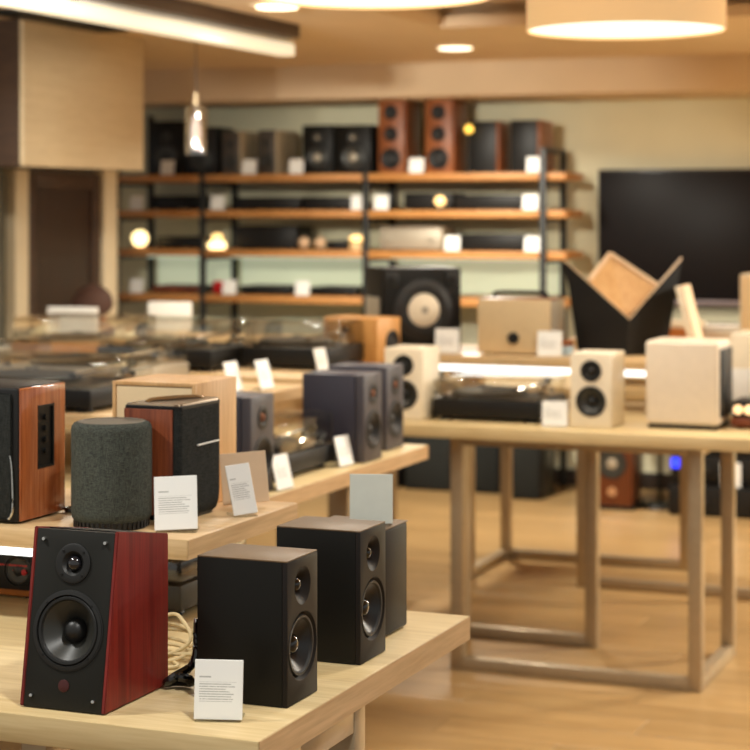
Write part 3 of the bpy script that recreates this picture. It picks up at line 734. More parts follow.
# cherry framed horizontal speaker under the riser
hs = thing('center_speaker', 'low cherry framed black speaker with red detail under the front riser', 'speaker', ab(3.085, -2.02, TOP))
obj('cabinet', box(-.13, .13, -.06, .07, .004, .094, .002), ORANGE2, hs)
hb = obj('baffle', box(-.122, .122, -.0635, -.0602, .016, .088, .001), BLK, hs)
wo = woofer(hb, .092, -.0637, .052, .030, recess=False)
obj('red_ring', tube([(.03 * math.cos(t), .0, .0) for t in (0.1, 2)], .001, 6), REDPL, wo)
obj('red_badge', lathe([(.0055, .001), (.0055, .004), (0, .005)], 16), REDPL, hb, (.106, -.0637, .05), FRONT)
obj('red_stripe', box(-.06, .112, -.0655, -.0637, .060, .0625), REDPL, hb)
for sx in (-1, 1): obj('foot', box(-.012, .012, -.05, .06, 0, .004), RUBBER, hs, (sx * .11, 0, 0))

# ------------------------------------------------------------------ second table: navy speakers
def navy(label, a, b, first=None):
    """a, b : front left corner of the baffle"""
    w_, d_, h_ = .139, .191, .25
    pos = ab(a + w_ / 2, b - d_ / 2, TOP)
    if first: return clone(first, pos, ROT + D2R(90), label)
    t = thing('bookshelf_speaker', label, 'speaker', pos, ROT + D2R(90), 'navy speakers on the second table')
    obj('cabinet', box(-w_ / 2, w_ / 2, -d_ / 2 + .028, d_ / 2, .001, h_, .004), NAVY, t)
    bf = obj('baffle', box(-w_ / 2, w_ / 2, -d_ / 2, -d_ / 2 + .0275, .001, h_, .005), NAVYB, t)
    cut(bf, [cyl_cut(0, .09, .050, -d_ / 2 - .01, -d_ / 2 + .05), cyl_cut(0, .193, .019, -d_ / 2 - .01, -d_ / 2 + .05)])
    woofer(bf, 0, -d_ / 2, .09, .055, cone=CONE_D, deep=.95)
    tweeter(bf, 0, -d_ / 2, .193, .030, dome=COPPER)
    return t
nv = navy('single navy speaker left of the lidded turntable, half hidden by cards', 4.295, -2.068)
navy('nearer navy speaker of the pair at the right end of the second table', 4.989, -2.049, nv)
navy('rear navy speaker of the pair, mostly hidden by its twin', 5.27, -2.091, nv)
card('white card seen edge-on beside the single navy speaker', ab(4.455, -2.045, TOP), .08, .088, 14, ROT * 57.3 + 84, 0)
card('white card seen edge-on between the lidded turntable and navy pair', ab(4.93, -2.075, TOP), .08, .083, 14, ROT * 57.3 + 84, 0)
card('left of two tilted white cards at the edge of the second riser', ab(5.14, -2.52, RIS), .075, .09, 16, ROT * 57.3 + 84, 0)
card('right of two tilted white cards at the edge of the second riser', ab(5.24, -2.465, RIS), .075, .09, 16, ROT * 57.3 + 84, 0)
card('tilted white card at the end of the far riser by the oak speaker', ab(5.86, -2.55, RIS), .075, .08, 14, ROT * 57.3 + 84, 0)
ok = thing('bookshelf_speaker', 'honey oak speaker with black oval driver, above the navy pair', 'speaker', ab(6.02, -2.53, RIS), ROT + D2R(78))
ok.location = ab(6.30, -2.52, RIS)
obj('cabinet', box(-.075, .075, -.02, .20, 0, .162, .004), ORANGEW, ok)
bf = obj('baffle', box(-.075, .075, -.032, -.0202, 0, .162, .004), ORANGEW, ok)
woofer(bf, 0.02, -.032, .075, .042, recess=False, cone=BLK)

# ------------------------------------------------------------------ right table
def white_speaker(label, a, b, first=None):
    """a, b : front right corner"""
    w_, d_, h_ = .142, .165, .245
    pos = ab(a + d_ / 2, b - w_ / 2, TOP)
    if first: return clone(first, pos, ROT, label)
    t = thing('bookshelf_speaker', label, 'speaker', pos, ROT, 'white speakers on the right table')
    obj('cabinet', box(-w_ / 2, w_ / 2, -d_ / 2 + .024, d_ / 2, .001, h_, .004), CREAM, t)
    bf = obj('baffle', box(-w_ / 2, w_ / 2, -d_ / 2, -d_ / 2 + .0235, .001, h_, .004), CREAM, t)
    cut(bf, [cyl_cut(0, .087, .045, -d_ / 2 - .01, -d_ / 2 + .05), cyl_cut(0, .187, .024, -d_ / 2 - .01, -d_ / 2 + .05)])
    woofer(bf, 0, -d_ / 2, .087, .050, cone=CONE, deep=.95)
    tweeter(bf, 0, -d_ / 2, .187, .036, dome=CAP)
    return t
ww = white_speaker('white two way speaker beside the navy pair, below the black subwoofer', 6.081, -2.281)
white_speaker('white two way speaker between the turntable and the cream box', 6.09, -1.626, ww)
card('white card in front of the turntable on the right table', ab(6.07, -1.815, TOP), .083, .083, 10, -10, 0)
cs = thing('cream_subwoofer', 'large cream box speaker on a black foot plate at right', 'speaker', ab(6.163 + .11, -1.293 - .121, TOP))
obj('cabinet', box(-.121, .121, -.11, .10, .013, .287, .014, 4), CREAMBOX, cs)
obj('foot_plate', box(-.112, .116, -.105, .115, 0, .013, .003), BLK, cs)
obj('side_grille', box(.1215, .128, -.085, .09, .04, .262, .004), BLK, cs)
va = thing('amplifier', 'dark amplifier with two glowing dials at the right edge', 'amplifier', ab(6.33, -1.165, TOP))
obj('chassis', box(-.105, .13, -.08, .09, .008, .035, .003), WALNUT_B, va)
obj('body', box(-.102, .125, -.072, .085, .035, .09, .004), BLK, va)
for x in (-.082, -.046): obj('dial', lathe([(.016, 0), (.016, .006), (.013, .010), (0, .011)], 20), TUBE, va, (x, -.0722, .062), FRONT)
for sx in (-1, 1): obj('foot', box(-.012, .012, -.06, .07, 0, .008), RUBBER, va, (.012 + sx * .09, 0, 0))
wc = thing('white_cabinet', 'tall white cabinet speaker behind the glowing amplifier', 'speaker', ab(6.625, -1.18, TOP))
obj('cabinet', box(-.15, .17, -.10, .11, .0, .295, .01, 3), CREAM, wc)
obj('lower_panel', box(-.145, .165, -.106, -.1002, .008, .175, .003), WHITE, wc)

# ------------------------------------------------------------------ riser of the right table
su = thing('subwoofer', 'black square subwoofer with pale centre cone and corner brackets', 'subwoofer', ab(6.745, -2.575, RISM), D2R(16))
SW, SD, SH = .302, .24, .31
obj('cabinet', box(-SW / 2, SW / 2, -SD / 2, SD / 2, .006, SH, .02, 4, 'vert'), BLK, su)
bf = obj('front_plate', box(-SW / 2, SW / 2, -SD / 2 - .012, -SD / 2 - .0005, .006, SH, .006, 2), BLKVINYL, su)
ring = obj('driver_ring', lathe([(.115, 0), (.115, .004), (.098, .006), (.09, .012), (.07, .012), (.062, .004)], 56), RUBBER, bf, (.005, -SD / 2 - .012, .155), FRONT)
obj('cone', lathe([(.062, .004), (.054, .010), (.030, .014), (0, .016)], 40), CREAM, ring)
obj('cone_mark', lathe([(.014, .0165), (.014, .0172), (0, .0174)], 24), SILVER, ring)
for sx in (-1, 1):
    for sz in (.045, SH - .04):
        br = obj('corner_bracket', box(-.026, .026, -.005, 0, -.026, .026, .003), DKMETAL, bf, (sx * (SW / 2 - .033), -SD / 2 - .0122, sz))
        obj('bolt', lathe([(.012, 0), (.010, .004), (0, .005)], 16), BLK, br, (0, -.005, 0), FRONT)
obj('side_plate', box(-SW / 2 - .006, -SW / 2 - .0005, -.09, .09, .03, .2, .002), SILVER, su)
for sx in (-1, 1): obj('foot', box(-.015, .015, -.09, .09, 0, .006), RUBBER, su, (sx * .11, 0, 0))
card('white card before the black subwoofer on the lit riser', ab(6.575, -2.375, RISM), .088, .09, 10, -12, 0)
ch = thing('radio', 'champagne fronted box radio with a black knob and dark top handle', 'radio', ab(6.61 + .08, -2.27 + .14, RISM))
obj('body', box(-.135, .135, -.07, .09, .006, .205, .006), WALNUT_B, ch)
obj('front_panel', box(-.137, .137, -.082, -.0705, .006, .203, .004), CHAMP, ch)
obj('knob', lathe([(.021, 0), (.021, .008), (.018, .014), (0, .015)], 24), BLK, ch, (0, -.082, .062), FRONT)
obj('side_panel', box(.1355, .141, -.066, .088, .008, .2, .002), SILVER, ch)
obj('handle', tube(smoothpath([(-.10, 0, .204), (-.10, 0, .218), (-.08, 0, .224), (0, 0, .225), (.08, 0, .224), (.10, 0, .218), (.10, 0, .204)], 5), .007, 8), BLK, ch)
for sx in (-1, 1): obj('foot', box(-.012, .012, -.06, .08, 0, .006), RUBBER, ch, (sx * .11, 0, 0))
card('white card before the champagne radio on the lit riser', ab(6.575, -1.985, RISM), .088, .09, 10, -12, 0)
# open black box with wooden inside
vb = thing('open_box', 'open black box with light wood lining, corner turned forward', 'box', ab(6.74, -1.745, RISM), 0)
def slab(p, q, r, s, th):
    """quad p q r s thickened backwards"""
    P = [Vector(x) for x in (p, q, r, s)]; nrm = (P[1] - P[0]).cross(P[3] - P[0]).normalized() * th
    return hexa([tuple(x) for x in P] + [tuple(x + nrm) for x in P])
N0, N1 = (0, 0, 0), (.008, -.012, .130)
L0, L1 = (-.165, .10, 0), (-.212, .11, .335)
R0, R1 = (.155, .09, 0), (.215, .10, .345)
for nm, A0, A1, flip in (('left_wall', L0, L1, 1), ('right_wall', R0, R1, -1)):
    q = (A0, N0, N1, A1) if flip > 0 else (N0, A0, A1, N1)
    wl = obj(nm, slab(*q, -.014), BLK, vb)
    e0, e1 = Vector(A1), Vector(N1)
    bm = NB(); dd = Vector((0, .014, 0)); up = Vector((0, 0, .006))
    off = Vector((.0, -.001, .001))
    obj('rim', hexa([tuple(x + off) for x in (e0, e1, e1 + Vector((0, .034, 0)), e0 + Vector((0, .034, 0)), e0 + up, e1 + up, e1 + up + Vector((0, .034, 0)), e0 + up + Vector((0, .034, 0)))]), BEIGE, wl)
bd = obj('lining_board', slab((-.13, .06, .27), (.0, .01, .14), (.13, .07, .245), (-.045, .13, .365), -.02), OAKBOX, vb)
lv = obj('back_lining', slab((-.16, .14, 0), (.15, .14, 0), (.15, .16, .17), (-.16, .16, .17), -.012), ORANGEW, vb)
for (p, q) in (((-.13, .06, .27), (-.045, .13, .365)), ((-.045, .13, .365), (.13, .07, .245))):
    d = Vector((.0, -.004, .0)); obj('edge_strip', tube([Vector(p) + d, Vector(q) + d], .009, 6), BEIGE, bd)
# small things around it
o = thing('picture_board', 'thin cream board leaning at a slant behind the cream box', 'board', ab(6.86, -1.51, RISM), ROT + D2R(92))
obj('board', box(-.07, .07, -.012, .012, 0, .255, .003), CREAM, o, (0, .0, .004), (D2R(-14), 0, 0))
obj('frame_edge', box(-.074, .074, -.018, -.0122, 0, .255, .002), BEIGE, o, (0, 0, .004), (D2R(-14), 0, 0))
o = thing('white_box_speaker', 'upright white box on the rear riser at the right edge', 'speaker', ab(7.7, -1.44, RISM))
obj('cabinet', box(-.075, .075, -.07, .08, 0, .27, .008, 3), CREAM, o); obj('front_grille', box(-.066, .066, -.0775, -.0702, .012, .258, .004), CREAMCLOTH, o)
o = thing('record_box', 'small low wooden box with cream lid beside the open black box', 'box', ab(7.68, -1.78, RISM))
obj('body', box(-.12, .10, -.07, .07, 0, .05, .003), ORANGE2, o); obj('lid', box(-.125, .105, -.075, .075, .0502, .075, .004), CREAM, o)
o = thing('paper_stack', 'stack of pale folders on the rear riser in front of the television', 'papers', ab(7.80, -1.62, RISM))
obj('lower_folder', box(-.17, .10, -.1, .1, 0, .03, .003), CREAM, o); obj('upper_folder', box(-.15, .09, -.09, .09, .0302, .052, .003), WHITE, o)
o = thing('blue_box', 'small pale blue and brown carton beside the champagne radio', 'carton', ab(6.68, -1.955, RISM))
obj('carton', box(-.022, .022, -.03, .03, 0, .035, .002), plain('pale_blue', (176, 200, 214), .5), o); obj('carton_top', box(-.022, .022, -.03, .03, .0352, .055, .002), WALNUT_R, o)

# ------------------------------------------------------------------ far left: white panels, papers, person
def white_panel(label, pos, w_, h_, yaw):
    t = thing('easel_screen', label, 'panel', pos, D2R(yaw), 'white display panels')
    obj('panel', box(-w_ / 2, w_ / 2, -.012, .012, .02, h_, .006), WHITE, t); obj('panel_foot', box(-w_ * .3, w_ * .3, -.06, .06, 0, .02, .003), CREAM, t)
    return t
white_panel('larger white display panel in front of the dark door', ab(7.0, -4.20, RIS), .225, .135, -14)
white_panel('white display panel below the left bay of the rack', ab(7.45, -3.98, RIS), .205, .14, -20)
white_panel('small low white panel left of the larger one before the door', ab(7.15, -4.33, RIS), .10, .07, -14)
o = thing('paper_stack', 'loose white papers on the far left riser', 'papers', ab(6.32, -4.05, RIS), D2R(-30))
obj('lower_sheets', box(-.16, .14, -.1, .1, 0, .008), WHITE, o); obj('upper_sheets', box(-.12, .16, -.09, .10, .0082, .014), CREAM, o, (0, 0, 0), (0, 0, .15))
# seated person leaning over behind the panel
pp = thing('person', 'person with brown hair bending over behind the white panel', 'person', ab(7.95, -4.61, 0), ROT)
joints = {'pelvis': (0, .16, .52), 'spine': (0, .12, .72), 'chest': (0, .02, .90), 'neck': (.01, -.06, .985), 'head': (.015, -.12, 1.06),
          'shL': (-.16, .02, .90), 'elL': (-.22, -.10, .72), 'haL': (-.12, -.20, .86), 'shR': (.16, .02, .90), 'elR': (.21, -.12, .76), 'haR': (.10, -.16, .92),
          'hipL': (-.09, .14, .50), 'knL': (-.11, -.22, .50), 'anL': (-.11, -.20, .08), 'toL': (-.11, -.32, .035), 'hipR': (.09, .14, .50), 'knR': (.11, -.22, .50), 'anR': (.11, -.20, .08), 'toR': (.11, -.32, .035), 'crown': (.018, -.14, 1.10)}
radii = {'pelvis': .13, 'spine': .12, 'chest': .13, 'neck': .05, 'head': .075, 'crown': .07, 'shL': .06, 'elL': .045, 'haL': .035, 'shR': .06, 'elR': .045, 'haR': .035, 'hipL': .09, 'knL': .065, 'anL': .04, 'toL': .035, 'hipR': .09, 'knR': .065, 'anR': .04, 'toR': .035}
edges = [('pelvis', 'spine'), ('spine', 'chest'), ('chest', 'neck'), ('neck', 'head'), ('head', 'crown'), ('chest', 'shL'), ('shL', 'elL'), ('elL', 'haL'), ('chest', 'shR'), ('shR', 'elR'), ('elR', 'haR'), ('pelvis', 'hipL'), ('hipL', 'knL'), ('knL', 'anL'), ('anL', 'toL'), ('pelvis', 'hipR'), ('hipR', 'knR'), ('knR', 'anR'), ('anR', 'toR')]
nm = list(joints); me = bpy.data.meshes.new('body'); me.from_pydata([joints[k] for k in nm], [(nm.index(a), nm.index(b)) for a, b in edges], [])
body = bpy.data.objects.new('body', me); COL.objects.link(body); body.parent = pp
body.modifiers.new('s', 'SKIN'); body.modifiers.new('u', 'SUBSURF').levels = 2
for i, k in enumerate(nm):
    me.skin_vertices[0].data[i].radius = (radii[k],) * 2; me.skin_vertices[0].data[i].use_root = (k == 'pelvis')
bpy.context.view_layer.update()
nme = bpy.data.meshes.new_from_object(body.evaluated_get(bpy.context.evaluated_depsgraph_get()))
body.modifiers.clear(); body.data = nme; nme.materials.clear(); nme.materials.append(SHIRT); nme.materials.append(SKIN)
for p in nme.polygons:
    c = p.center; p.use_smooth = True
    near = lambda k, r: (c - Vector(joints[k])).length < r
    p.material_index = 1 if (c.z > .985 or near('haL', .07) or near('haR', .07)) else 0
hb_ = NB(); bmesh.ops.create_uvsphere(hb_, u_segments=24, v_segments=16, radius=.098)
for v in hb_.verts:
    v.co.y *= 1.15
    if v.co.z < -.02: v.co.z = -.02 + (v.co.z + .02) * .35
obj('hair', hb_, HAIR, pp, (.018, -.125, 1.10), (D2R(28), 0, 0))
st = thing('stool', 'round stool under the bending person', 'stool', ab(8.12, -4.675, 0))
obj('seat', lathe([(0, .36), (.16, .36), (.17, .375), (.16, .39), (0, .39)], 32), BLK, st)
for k in range(4):
    an = D2R(45 + 90 * k); obj('leg', tube([(.1 * math.cos(an), .1 * math.sin(an), .362), (.15 * math.cos(an), .15 * math.sin(an), 0)], .012, 8), STEEL, st)

# ------------------------------------------------------------------ display rack on the back wall
RA0, RA1 = 9.99, 10.43
def wb(u, a_):
    """b coordinate along the back wall for a view direction u at depth a_ of the wall frame"""
    s, c = math.sin(D2R(WT)), math.cos(D2R(WT)); k = (u - 375) / 1916
    Y = a_ / (s * k + c); X = k * Y
    return c * X - s * Y
PB = [wb(u, RA0) for u in (117, 203, 366, 543)]
SZ = [1.066, 1.324, 1.549, 1.752]
rk = thing('display_rack', 'black steel display rack with four honey wood shelves along the back wall', 'rack', (0, 0, 0), WROT)
for b in PB:
    for a_ in (RA0, RA1): obj('post', box(b - .016, b + .016, a_ - .016, a_ + .016, 0, 1.885 if b > PB[2] else (1.76 if b > PB[0] else 2.12), .002), DKMETAL, rk)
    for z in SZ: obj('cross_bar', box(b - .012, b + .012, RA0 + .016, RA1 - .016, z - .062, z - .042), DKMETAL, rk)
obj('top_bar', box(PB[3] - .014, PB[3] + .014, RA0 + .016, RA1 - .016, 1.86, 1.885), DKMETAL, rk)
for z in SZ:
    for i in range(3):
        x0, x1 = PB[i] + .018, PB[i + 1] - .018
        if i == 2: x1 = PB[3] + .12
        if i == 2:
            bm = NB(); add_box(bm, x0, PB[3] - .018, RA0 - .02, RA1 + .02, z - .04, z, .002); add_box(bm, PB[3] - .018, x1, RA0 + .018, RA1 - .018, z - .04, z, .002)
            obj('shelf', bm, SHELFW, rk)
        else: obj('shelf', box(x0, x1, RA0 - .02, RA1 + .02, z - .04, z, .002), SHELFW, rk)
for i in range(3):
    x0, x1 = PB[i] + .03, PB[i + 1] - .03
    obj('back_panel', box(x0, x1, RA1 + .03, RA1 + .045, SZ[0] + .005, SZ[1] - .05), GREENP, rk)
    obj('light_strip', box(x0, x1, RA1 - .11, RA1 - .09, SZ[1] - .056, SZ[1] - .0405, .002), GREENLED, rk)
for i in range(3):
    x0, x1 = PB[i] + .02, PB[i + 1] - .02
    obj('lower_shelf', box(x0, x1, RA0 - .01, RA1 + .01, .60, .63, .002), BLK, rk)

def wpos(u, a_, z): return ab(a_, wb(u, a_), z, WT)
def gear(name, label, cat, u0, u1, z, h_, d_=.26, a_=10.06, m=BLK, front=None, group='hi-fi units on the rack', knobs=0, km=SILVER, feet=True):
    b0, b1 = wb(u0, a_), wb(u1, a_); w_ = b1 - b0
    t = thing(name, label, cat, ab(a_ + d_ / 2, (b0 + b1) / 2, z, WT), WROT, group)
    obj('chassis', box(-w_ / 2, w_ / 2, -d_ / 2, d_ / 2, .008, h_, .003), m, t)
    obj('front_panel', box(-w_ / 2 + .002, w_ / 2 - .002, -d_ / 2 - .006, -d_ / 2 - .0004, .010, h_ - .002, .002), front or m, t)
    for k in range(knobs):
        obj('knob', lathe([(.016, 0), (.015, .012), (0, .013)], 18), km, t, (-w_ / 2 + .06 + k * (w_ - .12) / max(1, knobs - 1), -d_ / 2 - .006, h_ * .5), FRONT)
    for sx in (-1, 1): obj('foot', box(-.015, .015, -d_ / 2 + .02, d_ / 2 - .02, 0, .008), RUBBER, t, (sx * (w_ / 2 - .04), 0, 0))
    return t
def rspeaker(label, u0, u1, z, v_top, m, bm_, drv, d_=.24, a_=10.06, yaw=0, group='speakers on top of the rack', cone=CONE, cap=CAP, side=None):
    b0, b1 = wb(u0, a_), wb(u1, a_); w_ = b1 - b0
    p = ab(a_, (b0 + b1) / 2, 0, WT); h_ = EYE + (210 - v_top) / 1916 * p.y - z
    t = thing('bookshelf_speaker', label, 'speaker', ab(a_ + d_ / 2, (b0 + b1) / 2, z, WT), WROT + D2R(yaw), group)
    obj('cabinet', box(-w_ / 2, w_ / 2, -d_ / 2, d_ / 2, 0, h_, .004), m, t)
    bf = obj('baffle', box(-w_ / 2 + .001, w_ / 2 - .001, -d_ / 2 - .012, -d_ / 2 - .0004, .001, h_ - .001, .003), bm_, t)
    for fx, fz, R in drv: woofer(bf, fx * w_, -d_ / 2 - .012, fz * h_, R * w_, recess=False, cone=cone, cap=cap, name='driver', seg=28)
    if side: obj('side_panel', box(w_ / 2 + .0004, w_ / 2 + .012, -d_ / 2 - .01, d_ / 2, .001, h_ - .001, .002), side, t)
    return t
Z4, Z3, Z2, Z1 = SZ
Z1, Z2, Z3, Z4 = SZ[3], SZ[2], SZ[1], SZ[0]
GREYD = plain('grey_cabinet', (66, 58, 50), .5); GREYL = plain('pale_cabinet', (176, 160, 132), .5)
rspeaker('leftmost big black speaker on the rack top, beside the bulkhead', 150, 184, Z1, 121, BLK, BLK, ((0, .7, .16), (0, .32, .36)))
rspeaker('second big black speaker on the rack top, behind the glass pendant', 186, 217, Z1, 127, BLK, BLK, ((0, .7, .16), (0, .32, .36)))
rspeaker('left grey speaker with a pale side panel on the rack top', 223, 240, Z1, 131, GREYD, GREYD, ((0, .7, .2), (0, .3, .36)), side=GREYL, d_=.3)
rspeaker('right grey speaker with a pale side panel on the rack top', 259, 276, Z1, 130, GREYD, GREYD, ((0, .7, .2), (0, .3, .36)), side=GREYL, d_=.3)
rspeaker('left of the two dark speakers with ringed drivers on the rack top', 303, 333, Z1, 125, BLK, BLKVINYL, ((0, .74, .16), (0, .34, .34)), cap=SILVER)
rspeaker('right of the two dark speakers with ringed drivers on the rack top', 336, 371, Z1, 125, BLK, BLKVINYL, ((0, .74, .16), (0, .34, .34)), cap=SILVER)
rspeaker('left tall walnut speaker with three drivers on the rack top', 379, 404, Z1, 99, WALNUT_R, WALNUT_R, ((0, .82, .27), (0, .53, .27), (0, .2, .40)), side=WALNUT_R, cone=BLK)
rspeaker('right tall walnut speaker with three drivers on the rack top', 426, 452, Z1, 99, WALNUT_R, WALNUT_R, ((0, .82, .27), (0, .53, .27), (0, .2, .40)), side=WALNUT_R, cone=BLK)
rspeaker('black fronted walnut sided speaker next to the tall walnut pair', 469, 497, Z1, 121, WALNUT_R, BLK, (), side=WALNUT_R, d_=.28)
rspeaker('rightmost black fronted walnut sided speaker on the rack top', 511, 538, Z1, 120, WALNUT_R, BLK, (), side=WALNUT_R, d_=.28)
# second shelf
gear('receiver', 'black hi-fi unit on the second shelf of the left bay', 'hi-fi unit', 152, 197, Z2, .085)
gear('receiver', 'long black hi-fi unit on the second shelf of the middle bay', 'hi-fi unit', 232, 300, Z2, .075)
gear('receiver', 'second black hi-fi unit on the second shelf of the middle bay, by its right post', 'hi-fi unit', 304, 352, Z2, .075)
gear('receiver', 'black hi-fi unit with a bright round knob on the second shelf', 'hi-fi unit', 404, 452, Z2, .095, knobs=0)
gear('receiver', 'low black hi-fi unit at the right of the second shelf', 'hi-fi unit', 455, 522, Z2, .085)
# third shelf
gear('receiver', 'black hi-fi unit behind the lit globe on the third shelf', 'hi-fi unit', 156, 198, Z3, .07, a_=10.14)
gear('receiver', 'tall black receiver beside the twin toned lamp on the third shelf', 'hi-fi unit', 236, 296, Z3, .135)
gear('amplifier', 'silver amplifier on the third shelf of the right bay', 'amplifier', 380, 442, Z3, .135, m=GREYL, front=SILVER, knobs=2)
gear('receiver', 'black receiver at the right of the third shelf', 'hi-fi unit', 460, 524, Z3, .095)
gear('receiver', 'low dark hi-fi unit between two small round dials on the third shelf', 'hi-fi unit', 326, 346, Z3, .05)
# fourth shelf
gear('record_player', 'dark low record player on the lit shelf of the left bay', 'record player', 152, 199, Z4, .045, front=WALNUT_B)
gear('record_player', 'black record player on the lit shelf beside the red cup', 'record player', 240, 290, Z4, .05)
gear('record_player', 'black record player on the lit shelf near the middle post', 'record player', 310, 356, Z4, .05)
def simple(name, label, cat, pos, prof, m, group=None, seg=24, parts=()):
    t = thing(name, label, cat, pos, WROT, group)
    for nm_, pr_, mm in ((('body', prof, m),) + tuple(parts)): obj(nm_, lathe(pr_, seg), mm, t)
    return t
def ball(r, z0, k=10): return [(r * math.sin(math.pi * i / k), z0 + r - r * math.cos(math.pi * i / k)) for i in range(k + 1)]
simple('globe_lamp', 'round glowing globe lamp on the third shelf of the left bay', 'lamp', wpos(140, 10.03, Z3), ball(.048, .012), BULB, parts=(('base', [(0, 0), (.035, 0), (.03, .012), (0, .014)], SHELFW),))
simple('globe_lamp', 'small two tier glowing lamp left in the middle bay, third shelf', 'lamp', wpos(217, 10.03, Z3), [(0, 0), (.05, .004), (.054, .03), (.04, .046), (0, .048)], BULB, parts=(('upper_shade', [(0, .05), (.03, .052), (.034, .075), (.02, .09), (0, .092)], BULB2),))
simple('globe_lamp', 'small two tier lamp by the middle post, third shelf', 'lamp', wpos(357, 10.03, Z3), [(0, 0), (.045, .004), (.046, .03), (.035, .044), (0, .046)], plain('dim_lamp', (224, 190, 140), .5), parts=(('upper_shade', [(0, .05), (.04, .052), (.042, .072), (.03, .084), (0, .086)], BULB2),))
for u, lab in ((304, 'left of two small pale round speakers on the third shelf'), (320, 'right of two small pale round speakers on the third shelf')):
    simple('small_speaker', lab, 'speaker', wpos(u, 10.05, Z3), ball(.034, .006), plain('pale_ball', (196, 164, 130), .5), 'small round speakers', parts=(('base', [(0, 0), (.022, 0), (.02, .008), (0, .01)], RUBBER),))
simple('round_display', 'bright round dial standing before the black unit on the second shelf', 'dial', wpos(440, 10.02, Z2), ball(.03, .02), BULB2, parts=(('stand', [(0, 0), (.02, 0), (.012, .022), (0, .024)], RUBBER),))
simple('spot_bulb', 'small yellow glowing bulb before the black fronted speaker on the rack top', 'lamp', wpos(469, 9.99, Z1), ball(.024, .215), glow('yellow_bulb', (255, 206, 90), 1.6), parts=(('stem', [(.004, .006), (.004, .216)], DKMETAL), ('stand', [(0, 0), (.03, 0), (.028, .006), (0, .008)], DKMETAL)))
simple('cup', 'small red cup on the lit shelf next to a white card', 'cup', wpos(218, 10.06, Z4), [(0, 0), (.024, 0), (.03, .075), (.027, .075), (.022, .006), (0, .006)], REDPL, parts=(('handle', [(.031, .02), (.036, .03), (.031, .045)], REDPL),))
def shelf_card(label, u, z, w_=.085, h_=.085, a_=9.992, m=None):
    t = thing('price_card', label, 'card', wpos(u, a_, z), WROT, 'price cards on the rack')
    obj('panel', box(-w_ / 2, w_ / 2, -.002, .002, .003, h_, .0006, 1), WHITE, t, (0, .0, 0), (D2R(-9), 0, 0)); obj('card_foot', box(-w_ / 2, w_ / 2, -.006, .03, 0, .003), ACRYL, t)
for u, z, lab in ((167, Z1, 'white card on the rack top before the leftmost black speakers'), (249, Z1, 'white card on the rack top by the left grey speaker'), (296, Z1, 'white card on the rack top by the right grey speaker'), (416, Z1, 'white card on the rack top between the tall walnut pair'), (534, Z1, 'white card on the rack top before the rightmost speaker'),
                  (136, Z2, 'white card on the second shelf of the left bay'), (217, Z2, 'white card at the left of the middle bay, second shelf'), (358, Z2, 'white card at the right end of the middle bay, second shelf'), (381, Z2, 'white card at the left of the right bay, second shelf'), (530, Z2, 'white card at the right of the second shelf'),
                  (452, Z3, 'white card on the third shelf beside the silver amplifier'), (532, Z3, 'white card at the right end of the third shelf'), (136, Z4, 'white card on the lit shelf of the left bay'), (229, Z4, 'white card on the lit shelf beside the red cup'), (302, Z4, 'white card on the lit shelf between two record players')):
    shelf_card(lab, u, z)

# ------------------------------------------------------------------ television, floor speakers and stacked gear by the back wall
tvb0, tvb1 = wb(598, 10.45), wb(598, 10.45) + 1.32
tv = thing('television', 'large black flat screen television on the back wall', 'television', ab(10.45, (tvb0 + tvb1) / 2, 1.03, WT), WROT)
tw_ = (tvb1 - tvb0) / 2
obj('case', box(-tw_, tw_, .0, .07, 0, .745, .006), TVB, tv)
obj('screen', box(-tw_ + .014, tw_ - .014, -.004, -.0004, .028, .731, .002), TVS, tv)
obj('lower_bezel', box(-tw_, tw_, -.012, -.0004, 0, .026, .003), plain('tv_grey', (120, 104, 104), .4), tv)
co = thing('media_console', 'low wooden console under the television', 'console', ab(10.24, (tvb0 + tvb1) / 2 + .1, 0, WT), WROT)
obj('body', box(-.62, .62, -.17, .17, .62, .94, .004), DKWOOD, co)
for x in (-.60, .60):
    for y in (-.14, .14): obj('leg', box(x - .015, x + .015, y - .015, y + .015, 0, .62), DKMETAL, co)
fs = thing('floor_speaker', 'brown wooden floor speaker with a tan badge under the right table view', 'speaker', ab(9.82 + .0, -2.585, 0), WROT)
fs.location = wpos(618, 9.86, 0) ; 
obj('cabinet', box(-.095, .095, -.13, .13, .02, .86, .006), BROWNW, fs)
bf = obj('baffle', box(-.094, .094, -.142, -.1304, .022, .858, .004), BROWNW, fs)
woofer(bf, 0, -.142, .24, .078, recess=False, name='driver', cap=SILVER); woofer(bf, 0, -.142, .45, .078, recess=False, name='driver', cap=SILVER); tweeter(bf, 0, -.142, .7, .05, recess=False)
obj('badge', lathe([(.024, 0), (.024, .004), (0, .005)], 20), TANB, bf, (.0, -.142, .095), FRONT)
obj('plinth', box(-.11, .11, -.145, .145, 0, .02, .003), BLK, fs)
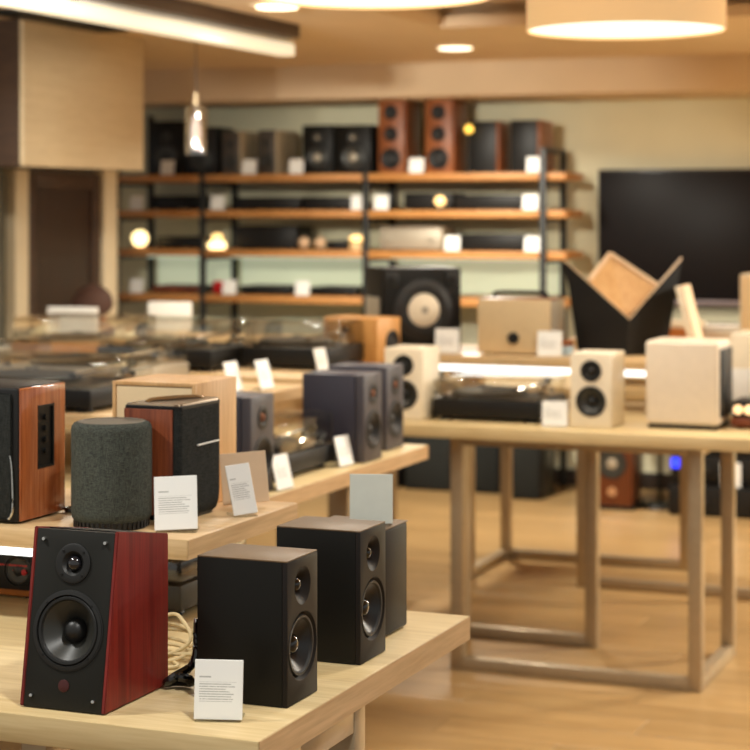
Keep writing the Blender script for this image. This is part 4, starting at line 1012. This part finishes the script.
def black_cab(label, u0, u1, z0, h_, a_, d_=.3, m=BLK):
    b0, b1 = wb(u0, a_), wb(u1, a_); t = thing('floor_cabinet', label, 'speaker', ab(a_ + d_ / 2, (b0 + b1) / 2, z0, WT), WROT, 'black floor cabinets under the rack'); w_ = b1 - b0
    obj('cabinet', box(-w_ / 2, w_ / 2, -d_ / 2, d_ / 2, .0, h_, .004), m, t); obj('grille', box(-w_ / 2 + .012, w_ / 2 - .012, -d_ / 2 - .012, -d_ / 2 - .0004, .015, h_ - .015, .004), BLKFAB, t)
black_cab('left black floor cabinet under the rack, behind the second table', 330, 398, 0, .55, 10.06)
black_cab('second black floor cabinet under the rack, seen left of the steel leg', 404, 452, 0, .52, 10.06)
black_cab('third black floor cabinet under the rack, between the steel legs', 457, 500, 0, .56, 10.06)
black_cab('rightmost black floor cabinet under the rack, taller than the others', 504, 541, 0, .585, 9.92)
for k, (h0, back, lab) in enumerate(((0.0, 0.0, 'lowest black amplifier of the stack on the floor below the television'), (.15, .06, 'middle black amplifier with a blue light, stacked below the television'), (.30, .06, 'top black amplifier of the stack below the television'))):
    gs = thing('amplifier', lab, 'amplifier', ab(9.75, -1.97, h0), WROT, 'amplifiers stacked below the television')
    obj('chassis', box(-.30, .35, -.16 + back, .16 + back, .01, .15, .004), BLK, gs)
    for x in (-.12, .15, .3): obj('dial', lathe([(.02, 0), (.018, .014), (0, .015)], 16), DKMETAL, gs, (x, -.1605 + back, .08), FRONT)
    for x in (-.28, .30): obj('foot', box(x - .015, x + .015, -.13 + back, .14, 0, .0098), RUBBER, gs)
    if k == 1: obj('blue_light', box(-.296, -.245, -.168 + back, -.1605 + back, .085, .135, .002), BLUE, gs)
tl = thing('microphone_stand', 'thin black stand on the floor beside the stacked amplifiers', 'stand', wpos(660, 9.9, 0), WROT)
obj('pole', lathe([(.012, .02), (.012, .82)], 12), DKMETAL, tl); obj('stand_base', lathe([(0, 0), (.10, 0), (.09, .02), (0, .024)], 28), DKMETAL, tl)
pos = ab(9.75, -1.97, .15) + Matrix.Rotation(WROT, 3, 'Z') @ Vector((.01, -.125, 0))
o = thing('price_card', 'white card standing on the lowest amplifier below the television', 'card', pos, WROT)
obj('panel', box(-.05, .05, -.002, .002, .003, .125, .001, 1), WHITE, o); obj('card_foot', box(-.05, .05, -.012, .016, 0, .003), ACRYL, o)
